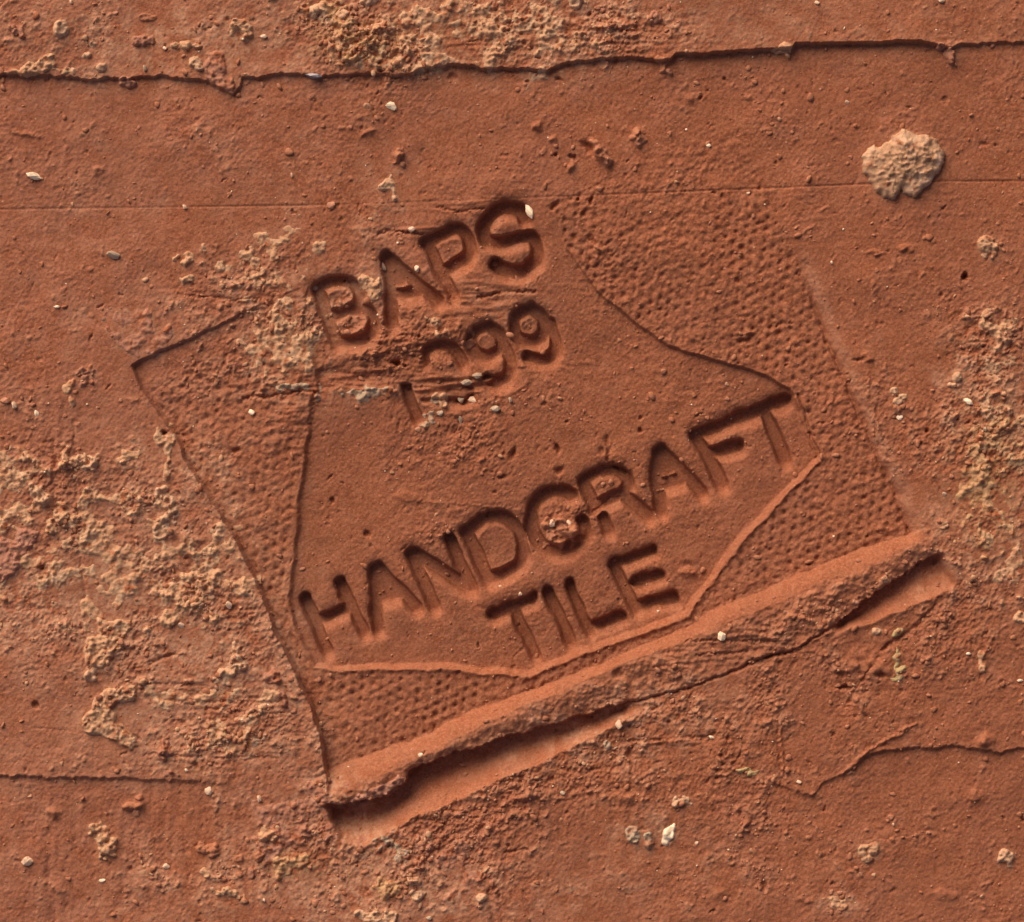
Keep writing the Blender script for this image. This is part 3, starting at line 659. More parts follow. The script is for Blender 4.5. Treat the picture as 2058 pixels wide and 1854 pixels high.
C('clay_flake', 'brown flake hanging over the upper ledge, left of centre', 'flake', 'pinkish', [[(424, 108), (440, 100), (456, 120), (456, 150), (468, 160), (476, 175), (470, 188), (455, 186), (432, 172), (412, 156), (404, 135), (412, 118)]], 5.5, .3, 1.2, fall=.5)
C('mortar_lump', 'pale lump leaning against the left side of the brown flake', 'mortar lump', 'pale', [(392, 126, 13, 11), (402, 138, 9, 8)], 7, .3, 1.2, group=LMP)
C('clay_lump', 'rough clay crumb bridging the dark upper ledge on the left', 'clay lump', 'pinkish', [(250, 163, 13, 10), (262, 170, 9, 9)], 8, .35, 1.6)
C('clay_lump', 'ragged clay crumb hanging off the upper ledge near the right end', 'clay lump', 'pinkish', [(1905, 110, 13, 11), (1910, 122, 8, 8), (1890, 96, 9, 6)], 9, .35, 1.8)
C('clay_lump', 'clay crumb on the upper ledge, middle of its right half', 'clay lump', 'tan', [(1575, 98, 15, 10), (1562, 104, 12, 7), (1582, 112, 7, 9)], 7, .35, 1.6)
C('clay_lump', 'clay crumb falling over the upper ledge, right of centre', 'clay lump', 'red', [(1332, 132, 10, 14), (1326, 120, 12, 8), (1343, 146, 7, 7)], 8, .35, 1.6)
C('mortar_crust', 'smeared tan ridge of clay above the ledge in the top left corner', 'mortar crust', 'tan', [(85, 135, 45, 14, -15), (130, 143, 24, 8), (40, 148, 30, 6)], 4.5, .5, 1.8, group=PAT)
C('mortar_lump', 'pinkish lump at the far upper left edge', 'mortar lump', 'pinkish', [(35, 60, 14, 12), (44, 72, 8, 9)], 7, .4, 1.6, group=LMP)
C('mortar_lump', 'pale violet pink lump just above the ledge in the upper left', 'mortar lump', 'pale', [(205, 137, 9, 9)], 6, .25, .9, group=LMP)
C('mortar_lump', 'pinkish white lump below the cream lump in the upper left', 'mortar lump', 'pale', [(189, 88, 9, 12), (178, 112, 10, 7)], 5, .5, 1.4, group=LMP)
C('mortar_lump', 'knobbly brown lump near the top edge above the pinkish knobbly lump', 'mortar lump', 'red', [(300, 38, 16, 9), (312, 35, 7, 7)], 6, .45, 1.7, group=LMP)

C('mortar_crust', 'tan crumbly crust upper left of the letter B', 'mortar crust', 'tan', [(560, 478, 44, 20, -20), (525, 520, 66, 24, -10), (470, 535, 34, 18), (640, 500, 20, 12)], 4.0, .85, 2.0, group=PAT, patch=.9)
C('mortar_crust', 'ochre brown crust filling the left edge of the panel beside the letter B', 'mortar crust', 'tan', [(585, 590, 34, 40), (570, 660, 52, 44), (595, 700, 44, 40), (540, 690, 40, 28)], 4.5, .7, 2.2, group=PAT, patch=.7)
C('mortar_crust', 'scaly tan crust wedged between the letters B and A', 'mortar crust', 'tan', [[(720, 566), (728, 548), (748, 560), (764, 560), (768, 585), (764, 604), (745, 606), (733, 596), (724, 582)]], 3.0, .4, 1.4, group=PAT)
C('mortar_lump', 'tan lump left of the crust above the letter B', 'mortar lump', 'tan', [(380, 520, 14, 20, 20), (352, 518, 9, 6)], 6, .6, 1.8, group=LMP)
C('mortar_lump', 'tan lump with a pale tip beside the scrape left of the letter B', 'mortar lump', 'tan', [(380, 562, 16, 9, -25)], 6, .5, 1.6, group=LMP)
C('mortar_lump', 'pale forked lump above the letters B and A', 'mortar lump', 'pale', [(782, 370, 13, 15), (790, 393, 8, 14)], 5, .55, 1.8, group=LMP)
C('mortar_crust', 'pinkish grey crumbly patch above the upper left corner of the stamp', 'mortar crust', 'pinkish', [(245, 645, 28, 20), (262, 688, 22, 18), (305, 668, 24, 26), (285, 650, 14, 12)], 5, .7, 2.2, group=PAT, patch=.5)
C('mortar_crust', 'grey green crumbly line at the end of the horizontal crack left of the panel', 'mortar crust', 'grey', [(585, 778, 56, 8, -3), (640, 790, 9, 12)], 3.6, .5, 1.5, group=PAT)
C('mortar_crust', 'grey green patch under the scraped band, left of the digit 1', 'mortar crust', 'grey', [(735, 795, 44, 11, 8), (764, 790, 18, 14)], 3.2, .6, 1.3, group=PAT)
C('mortar_crust', 'grey crumbs around the foot of the digit 1', 'mortar crust', 'grey', [(880, 806, 18, 12), (866, 838, 10, 14), (852, 856, 9, 7)], 3, .7, 1.6, group=PAT)
C('mortar_lump', 'tan knob between the first and second digit 9', 'mortar lump', 'red', [(941, 692, 13, 9), (948, 668, 8, 8), (935, 690, 8, 7)], 7, .4, 1.6, group=LMP)
C('mortar_crust', 'pale flaky spot above the first digit 9', 'mortar crust', 'tan', [(882, 655, 18, 11), (868, 648, 8, 6)], 3.5, .8, 2.2, group=PAT)
C('mortar_lump', 'dark brown lump in the hole under the first digit 9', 'mortar lump', 'tan', [(890, 806, 12, 16), (878, 795, 8, 7)], 6, .5, 2.2, group=LMP)

C('mortar_lump', 'curled tan lump left of the upper left corner of the stamp', 'mortar lump', 'tan', [(137, 778, 12, 20, 25), (145, 806, 9, 12)], 7, .3, 1.6, group=LMP)
C('mortar_lump', 'row of tiny pinkish lumps left of the stamp corner', 'mortar lump', 'pinkish', [(172, 745, 18, 8, -20), (168, 775, 9, 12)], 4, .7, 1.8, group=LMP)
C('mortar_lump', 'oval tan lump in the vertical grooves at the left', 'mortar lump', 'tan', [(131, 918, 11, 17)], 8, .3, 1.4, group=LMP)
C('mortar_lump', 'bright tan lump just right of the vertical grooves at the left', 'mortar lump', 'pale', [(166, 928, 15, 18), (190, 934, 14, 10)], 7, .5, 2.0, group=LMP)
C('mortar_lump', 'bright tan lump left of the vertical grooves', 'mortar lump', 'pale', [(66, 990, 18, 14), (80, 1000, 10, 9)], 6, .6, 2.0, group=LMP)
C('mortar_lump', 'tall tan lump standing between the vertical grooves', 'mortar lump', 'tan', [(122, 1035, 15, 26), (104, 1064, 14, 10, -20)], 7, .4, 1.6, group=LMP)
C('clay_flake', 'large purplish clay flake at the left edge of the picture', 'flake', 'mauve', [[(-30, 1080), (0, 1078), (28, 1084), (34, 1066), (52, 1062), (76, 1072), (70, 1092), (50, 1110), (38, 1130), (28, 1155), (0, 1172), (-30, 1180)]], 7, .25, .8, fall=.5)
C('mortar_lump', 'flat tan lump halfway between grooves and stamp, upper left of the sliver', 'mortar lump', 'tan', [(263, 918, 26, 12, -8)], 4, .4, 1.2, group=LMP)
C('mortar_crust', 'thin pale sliver hanging from the shoulder of the stamp left edge', 'mortar crust', 'tan', [(340, 890, 10, 34, 5), (338, 940, 7, 26), (320, 880, 12, 16)], 4, .4, 1.2, group=PAT)
C('mortar_crust', 'bright scaly tan crust below the sliver, left of the stamp', 'mortar crust', 'pale', [(328, 1005, 22, 28, -10), (345, 1035, 16, 20), (330, 1068, 20, 16)], 6, .45, 2.0, group=PAT)
C('mortar_crust', 'wide patchy tan crust left of the stamp, lower half', 'mortar crust', 'tan', [(380, 1110, 80, 40, 20), (240, 1130, 80, 60), (330, 1180, 120, 50), (190, 1060, 40, 60)], 4, .8, 2.2, group=PAT, patch=1.1)
C('mortar_crust', 'speckled tan crust at the left edge between flake and grooves', 'mortar crust', 'tan', [(40, 1000, 50, 60), (100, 1140, 60, 50)], 3.4, .8, 2.2, group=PAT, patch=1.4)
C('mortar_crust', 'triangular pale crust in the left lower quarter, above the angular lump', 'mortar crust', 'tan', [[(192, 1240), (204, 1246), (225, 1250), (268, 1244), (262, 1266), (244, 1288), (228, 1310), (226, 1336), (200, 1344), (172, 1336), (166, 1308), (176, 1282), (200, 1272)]], 5.5, .2, 1.4, group=PAT)
C('mortar_lump', 'small pale lump under the triangular crust', 'mortar lump', 'pale', [(186, 1358, 14, 16, 10)], 7, .4, 1.4, group=LMP)
C('mortar_crust', 'thick angular tan lump shaped like an arrowhead in the lower left', 'mortar crust', 'tan', [[(240, 1384), (256, 1368), (272, 1382), (274, 1404), (250, 1416), (236, 1412), (224, 1424), (238, 1448), (266, 1476), (280, 1500), (262, 1510), (232, 1492), (200, 1482), (168, 1474), (162, 1450), (178, 1430), (188, 1404), (212, 1384)]], 8, .16, 1.5, group=PAT)
C('mortar_lump', 'tan lump in the lower left beside a white grain', 'mortar lump', 'tan', [(346, 1240, 20, 18), (336, 1252, 12, 12)], 6, .35, 1.4, group=LMP)
C('mortar_lump', 'knobbly pale lump close to the left edge of the stamp, lower part', 'mortar lump', 'pale', [(455, 1355, 34, 14, -25), (480, 1336, 18, 14), (436, 1368, 16, 10)], 6, .5, 2.2, group=LMP)
C('mortar_crust', 'flat tan strip scored by two horizontal lines, lower left', 'mortar crust', 'tan', [(345, 1395, 44, 12), (440, 1400, 50, 12), (510, 1402, 30, 12)], 3.2, .6, 1.8, group=PAT, patch=.6)
C('mortar_crust', 'square olive tan crust left of the stamp lower left corner', 'mortar crust', 'tan', [[(410, 1440), (450, 1432), (530, 1436), (530, 1512), (480, 1520), (400, 1510), (380, 1480)]], 3.2, .7, 2.0, group=PAT, patch=.9)
C('mortar_lump', 'pinkish grey lump against the stamp left edge near its foot', 'mortar lump', 'pinkish', [(548, 1362, 14, 12), (570, 1405, 9, 20, -25), (585, 1425, 8, 10)], 5, .6, 1.8, group=LMP)
C('mortar_lump', 'pinkish streak crossing the lower left ledge', 'mortar lump', 'pinkish', [(330, 1510, 14, 22, 10), (338, 1558, 13, 11)], 4.5, .6, 1.8, group=LMP)
C('mortar_crust', 'grey mealy patch around the lower left corner of the stamp', 'mortar crust', 'pinkish', [(640, 1640, 46, 60, -20), (600, 1680, 60, 34), (560, 1640, 40, 24)], 3.2, .8, 1.8, group=PAT, patch=.8)
C('mortar_crust', 'yellowish mortar patch below the lower left corner of the stamp', 'mortar crust', 'yellow', [[(550, 1728), (574, 1720), (590, 1712), (620, 1716), (634, 1730), (615, 1742), (600, 1752), (580, 1762), (556, 1772), (548, 1752)]], 5, .5, 1.6, group=PAT)
C('mortar_lump', 'round tan lump above the yellowish patch below the stamp corner', 'mortar lump', 'tan', [(532, 1678, 16, 18), (548, 1690, 12, 8)], 7, .35, 1.6, group=LMP)
C('mortar_lump', 'twin reddish tan lump in the lower left, below the ledge', 'mortar lump', 'red', [(405, 1706, 12, 13), (426, 1710, 18, 15)], 9, .3, 1.8, group=LMP)
C('mortar_lump', 'small reddish lump right of the twin lump', 'mortar lump', 'red', [(479, 1728, 11, 9), (523, 1724, 9, 8)], 7, .4, 1.5, group=LMP)
C('mortar_lump', 'crumbly tan column left of the twin lump', 'mortar lump', 'tan', [(205, 1680, 16, 24), (214, 1712, 16, 12), (225, 1695, 10, 16)], 5, .7, 2.2, group=LMP)
C('mortar_lump', 'dark pinkish flake with a point below the lower left ledge', 'mortar lump', 'red', [(264, 1620, 20, 10), (272, 1636, 8, 11), (276, 1602, 12, 5)], 6, .3, 1.2, group=LMP)
C('mortar_lump', 'slanting string of tan crumbs near the bottom edge on the left', 'mortar lump', 'tan', [(455, 1786, 12, 8), (470, 1798, 14, 8, 30), (490, 1810, 8, 12), (437, 1796, 12, 6), (424, 1790, 6, 5)], 5, .4, 1.8, group=LMP)
C('mortar_lump', 'small tan knob between twin lump and the slanting string of crumbs', 'mortar lump', 'tan', [(411, 1757, 11, 9)], 7, .3, 1.3, group=LMP)
C('mortar_lump', 'pink upright crumb right of the twin lump near the bottom', 'mortar lump', 'pinkish', [(504, 1758, 8, 13)], 6, .3, 1.3, group=LMP)
C('mortar_lump', 'olive tan knob near the bottom edge, left of the pale knob', 'mortar lump', 'yellow', [(782, 1790, 30, 20), (796, 1774, 14, 8)], 6, .5, 2.0, group=LMP)
C('mortar_lump', 'pale knob near the bottom edge left of centre', 'mortar lump', 'pale', [(836, 1770, 13, 13), (836, 1798, 16, 12)], 6, .4, 1.8, group=LMP)
C('mortar_lump', 'pale lump at the bottom edge left of the vertical groove', 'mortar lump', 'pale', [(735, 1842, 22, 12), (786, 1846, 12, 14), (760, 1852, 14, 8)], 7, .5, 2.0, group=LMP)
C('mortar_lump', 'whitish lump on top of the vertical groove at the bottom edge', 'mortar lump', 'pale', [(968, 1803, 15, 11)], 8, .3, 1.5, group=LMP)
C('mortar_crust', 'pinkish mealy patch above the vertical groove at the bottom', 'mortar crust', 'pinkish', [(955, 1772, 28, 16, 20), (900, 1720, 30, 18), (860, 1700, 30, 22)], 3.2, .9, 2.0, group=PAT, patch=.8)
C('mortar_crust', 'grey pale patch below the left end of the slot', 'mortar crust', 'grey', [(790, 1700, 28, 16, 30), (810, 1720, 20, 12)], 3.2, .8, 1.8, group=PAT, patch=.5)
C('mortar_lump', 'pale grey smear right below the end of the long slot', 'mortar lump', 'grey', [(1222, 1498, 12, 10), (1234, 1504, 8, 7)], 3.5, .5, 1.5, group=LMP)
C('mortar_lump', 'grey green mortar dab at the bottom, left of the white flake', 'mortar lump', 'grey', [(1272, 1680, 22, 14), (1303, 1686, 12, 15)], 5, .6, 1.8, group=LMP)
C('white_flake', 'bright white slanting flake, the only big white mark at the bottom', 'flake', 'white', [(1345, 1675, 10, 27, 18)], 5, .35, .9)
C('mortar_lump', 'pale crumbly dab between the white flake and the yellow green flake', 'mortar lump', 'pale', [(1370, 1612, 14, 9), (1380, 1602, 7, 7)], 5, .6, 1.8, group=LMP)
C('lichen_flake', 'yellow green flake below the smeared middle of the ridge', 'flake', 'green', [(1498, 1550, 18, 6), (1515, 1554, 13, 7), (1507, 1560, 7, 7)], 4.5, .35, 1.2)
C('lichen_flake', 'yellow green strand hanging vertically below the right slot', 'flake', 'green', [(1802, 1325, 6, 26), (1796, 1362, 17, 9, -20), (1812, 1345, 9, 9)], 4.5, .45, 1.4)
C('lichen_flake', 'small grey green flake beside the diagonal crack under the right slot', 'flake', 'green', [(1804, 1274, 12, 7, -30)], 4, .35, 1.0)
C('mortar_lump', 'pinkish white dab just under the right slot', 'mortar lump', 'pale', [(1762, 1269, 11, 8)], 3.5, .35, .8, group=LMP)
C('mortar_lump', 'ring shaped tan crumb low in the right half', 'mortar lump', 'tan', [(1734, 1712, 9, 14), (1755, 1708, 12, 14), (1744, 1728, 12, 8), (1742, 1702, 14, 6)], 6, .25, 1.2, group=LMP)
C('mortar_lump', 'pale lump at the lower right edge of the picture', 'mortar lump', 'pale', [(2028, 1724, 16, 14), (2018, 1714, 8, 8), (2032, 1740, 8, 8)], 7, .4, 1.6, group=LMP)
C('mortar_lump', 'whitish smeared film near the bottom, right of centre', 'mortar lump', 'tan', [(1685, 1812, 26, 9, 10), (1692, 1820, 12, 10)], 2.2, .5, .8, group=LMP)
C('mortar_lump', 'curled pinkish tan crumb by the right edge, under the mortar lump', 'mortar lump', 'tan', [(1975, 492, 14, 16), (1992, 502, 14, 14), (1978, 515, 12, 10), (1988, 480, 14, 6)], 7, .4, 2.0, group=LMP)
C('mortar_crust', 'topmost tan crust at the right edge, below the curled crumb', 'mortar crust', 'tan', [(1990, 660, 30, 26), (2005, 690, 22, 20), (2020, 655, 20, 14)], 5, .7, 2.2, group=PAT, patch=.5)
C('mortar_crust', 'tan knobbly crust at the right edge, second from the top', 'mortar crust', 'tan', [(2000, 742, 32, 20), (2030, 722, 22, 14)], 6, .5, 2.2, group=PAT, patch=.2)
C('mortar_lump', 'pale double crumb right of the stamp', 'mortar lump', 'pale', [(1801, 786, 11, 11), (1814, 797, 11, 10), (1803, 808, 12, 6)], 7, .35, 1.4, group=LMP)
C('mortar_lump', 'small pale crumb right of the pale double crumb', 'mortar lump', 'pale', [(1926, 758, 10, 10), (1914, 772, 10, 6)], 6, .4, 1.4, group=LMP)
C('mortar_crust', 'long yellowish crust running down the right edge', 'mortar crust', 'yellow', [(2000, 900, 54, 30), (1985, 960, 46, 44), (1990, 1030, 40, 34), (1985, 1075, 26, 26), (2010, 850, 40, 20)], 3.8, .8, 2.0, group=PAT, patch=.8)
C('mortar_crust', 'tan crumbs at the top of the long yellowish crust', 'mortar crust', 'tan', [(2010, 825, 34, 18), (1990, 840, 26, 12)], 5, .7, 2.2, group=PAT, patch=.4)
C('mortar_crust', 'pale tan crust at the right edge level with the end of the ridge', 'mortar crust', 'tan', [(2042, 1140, 22, 34), (2015, 1165, 22, 14)], 5, .6, 1.8, group=PAT, patch=.4)
C('mortar_lump', 'small tan lump on the right edge below the level of the ridge end', 'mortar lump', 'tan', [(2052, 1240, 14, 11)], 7, .3, 1.2, group=LMP)
C('mortar_lump', 'upright tan crumb right of the yellow green strand', 'mortar lump', 'tan', [(1970, 1322, 8, 18), (1974, 1345, 7, 10)], 6, .4, 1.6, group=LMP)
C('clay_lump', 'rough slanting clay worm beside a dark gouge above the letter S', 'clay lump', 'red', [(1196, 290, 12, 9, 40), (1208, 308, 18, 11, 50), (1218, 322, 13, 9)], 7, .35, 1.8)
C('clay_lump', 'ring shaped clay crumb right of the clay worm above the letter S', 'clay lump', 'red', [(1281, 262, 9, 9), (1270, 278, 8, 9), (1292, 282, 9, 11), (1283, 288, 10, 8)], 6, .3, 1.4)
C('clay_lump', 'branching clay crumb below the pale grain near the top centre', 'clay lump', 'red', [(803, 308, 10, 9), (796, 322, 9, 8), (808, 330, 8, 8)], 6, .5, 1.8)
C('mortar_crust', 'mealy brown crust on top of the right half of the ridge', 'mortar crust', 'red', [(1640, 1205, 60, 16, -24), (1700, 1190, 60, 14, -22)], 2.5, .9, 2.0, group=PAT, patch=.5)
C('clay_flake', 'pale grey broken flake at the left tip of the ridge', 'flake', 'mauve', [[(690, 1614), (730, 1592), (770, 1574), (800, 1558), (814, 1566), (806, 1586), (780, 1600), (740, 1606), (704, 1622)]], 3.5, .4, 1.4)
C('clay_lump', 'crumbly clay on the centre of the letter C', 'clay lump', 'red', [(1125, 1075, 28, 22, -20), (1140, 1060, 16, 14), (1105, 1055, 12, 12)], 3.2, .8, 2.2)

# ------------------------------------------------------------------ tile mesh, cut into its parts
def keep_idx(vals, lo, hi, k=6):
    idx = np.arange(len(vals))
    m = (vals >= lo) & (vals <= hi) | (idx % k == 0) | (idx == len(vals) - 1)
    return idx[m]
ci = keep_idx(xs, -36, 2094); ri = keep_idx(ys, -36, 1890)
Hc = Hsm[np.ix_(ri, ci)]
halo = np.clip(.75 * blur(crust_mask, 7) + .5 * blur(crust_mask, 18) + .5 * crust_mask, 0, 1)
dust_wall_lit = np.clip(np.maximum(dust_wall_lit, halo * (.75 + .2 * m6 + .25 * n4)), 0, 1).astype('f4')      # mealy residue round every crust
# normals from the full-resolution surface so that neighbouring parts shade without a seam
gy, gx = np.gradient(Hsm, STEP)
nrm = np.stack([-gx, gy, np.ones_like(H)], -1)
nrm /= np.linalg.norm(nrm, axis=-1, keepdims=True)
nc = nrm[np.ix_(ri, ci)].astype('f4').reshape(-1, 3)
XX, YY = np.meshgrid(xs[ci], ys[ri])
P = np.stack([(XX - CX) * U, (CY - YY) * U, Hc * U], -1).astype('f4').reshape(-1, 3)
att = {k: a[np.ix_(ri, ci)].astype('f4').ravel() for k, a in (('dust_wall_lit', dust_wall_lit), ('pink', pink), ('ochre', ochre))}

region = np.zeros(H.shape, 'i4')
region[is_bot] = 2
region[is_top] = 1
region[in_stamp] = 3
region[is_panel & in_stamp | is_panel & (LAB > 0)] = 4
region[is_ridge] = 5
region[is_slot] = 6
region[is_slot & (SU > 900)] = 7
region[LAB > 0] = LAB[LAB > 0]
rc = region[np.ix_(ri, ci)]
fr = rc[:-1, :-1].ravel()
nyc, nxc = Hc.shape
vid = np.arange(nyc * nxc).reshape(nyc, nxc)
Q = np.stack([vid[1:, :-1], vid[1:, 1:], vid[:-1, 1:], vid[:-1, :-1]], -1).reshape(-1, 4)

def cut(name, ids, parent, label=None):
    fm = np.isin(fr, ids)
    if not fm.any(): return None
    f = Q[fm]
    u, inv = np.unique(f, return_inverse=True)
    me = raw_mesh(name, P[u], inv.reshape(-1, 4), nc[u], {k: a[u] for k, a in att.items()})
    o = link(name, me, M['clay'], parent)
    if label: o['label'] = label
    return o

TH = 0.012
tile = bpy.data.objects.new('terracotta_tile', None); col.objects.link(tile)
tile['label'] = 'reddish brown fired clay tile with a pressed maker stamp, filling the whole picture'
tile['category'] = 'tile'
cut('tile_face', [0], tile)
cut('raised_layer', [1], tile, 'raised rough clay layer ending in a dark jagged ledge')
cut('sunken_layer', [2], tile, 'slightly lower clay layer below the broken ledge line')
field_o = cut('stamped_field', [3], tile, 'field of small dimples pressed into the clay around the smooth panel')
panel_o = cut('stamped_panel', [4], tile, 'smooth sunken panel with a curved upper right edge, holding the lettering')
ridge_o = cut('clay_ridge', [5], tile, 'squeezed up ridge of clay along the lower edge of the stamp')
cut('stamp_slot', [6], tile, 'long deep slot with a bright orange lower slope')
cut('stamp_slot', [7], tile, 'short slot at the right end of the clay ridge')
for k, (ch, hw, D, st) in enumerate(letters):
    if ch in '19':
        cut('digit', [20 + k], panel_o, 'stamped digit %s' % ch)
    else:
        cut('letter', [20 + k], panel_o, 'stamped capital letter %s' % ch)

# underside and the four edges of the tile
x0, x1, y0, y1 = P[:, 0].min(), P[:, 0].max(), P[:, 1].min(), P[:, 1].max()
vv, ff = [], []
def strip(top):
    n0 = len(vv); n = len(top)
    for p in top: vv.append(tuple(p))
    for p in top: vv.append((p[0], p[1], -TH))
    for i in range(n - 1): ff.append((n0 + i, n0 + n + i, n0 + n + i + 1, n0 + i + 1))
G = P.reshape(nyc, nxc, 3)
strip(G[-1, ::4]); strip(G[::-4, -1]); strip(G[0, ::-4]); strip(G[::4, 0])
n0 = len(vv); vv += [(x0, y0, -TH), (x0, y1, -TH), (x1, y1, -TH), (x1, y0, -TH)]; ff.append((n0, n0 + 1, n0 + 2, n0 + 3))
me = raw_mesh('tile_edge', np.array(vv), np.array(ff), None, {k: np.full(len(vv), .3, 'f4') for k in att}, smooth=False)
link('tile_edge', me, M['clay'], tile)

# ------------------------------------------------------------------ grains
def ico(sub, seed, squash=(1, 1, .8), amp=.18):
    r = np.random.default_rng(seed)
    t = (1 + 5 ** .5) / 2
    v = [(-1, t, 0), (1, t, 0), (-1, -t, 0), (1, -t, 0), (0, -1, t), (0, 1, t), (0, -1, -t), (0, 1, -t), (t, 0, -1), (t, 0, 1), (-t, 0, -1), (-t, 0, 1)]
    f = [(0, 11, 5), (0, 5, 1), (0, 1, 7), (0, 7, 10), (0, 10, 11), (1, 5, 9), (5, 11, 4), (11, 10, 2), (10, 7, 6), (7, 1, 8), (3, 9, 4), (3, 4, 2), (3, 2, 6), (3, 6, 8), (3, 8, 9), (4, 9, 5), (2, 4, 11), (6, 2, 10), (8, 6, 7), (9, 8, 1)]
    v = [np.array(p) / np.linalg.norm(p) for p in v]
    for _ in range(sub):
        cache, nf = {}, []
        def mid(a, b):
            k = (min(a, b), max(a, b))
            if k not in cache:
                m = v[a] + v[b]; v.append(m / np.linalg.norm(m)); cache[k] = len(v) - 1
            return cache[k]
        for a, b, c in f:
            x, y, z = mid(a, b), mid(b, c), mid(c, a)
            nf += [(a, x, z), (b, y, x), (c, z, y), (x, y, z)]
        f = nf
    V = np.array(v)
    ax = r.normal(size=(7, 3)); ax /= np.linalg.norm(ax, axis=1)[:, None]
    d = np.ones(len(V))
    for a in ax: d += amp * .5 * r.normal() * np.sin(2.2 * (V @ a) + r.uniform(0, 6))
    for a in ax[:4]: d = np.minimum(d, 1.0 / np.maximum(V @ a, 1e-3) * r.uniform(.78, .98))
    return (V * d[:, None] * np.array(squash)).astype('f4'), np.array(f)
grain_tpl = {}
def grain_mesh(kind, mat):
    key = (kind, mat)
    if key not in grain_tpl:
        v, f = ico(1, 50 + kind, amp=.45)
        me = raw_mesh('grain', v, f, smooth=False); me.materials.append(M[mat]); grain_tpl[key] = me
    return grain_tpl[key]
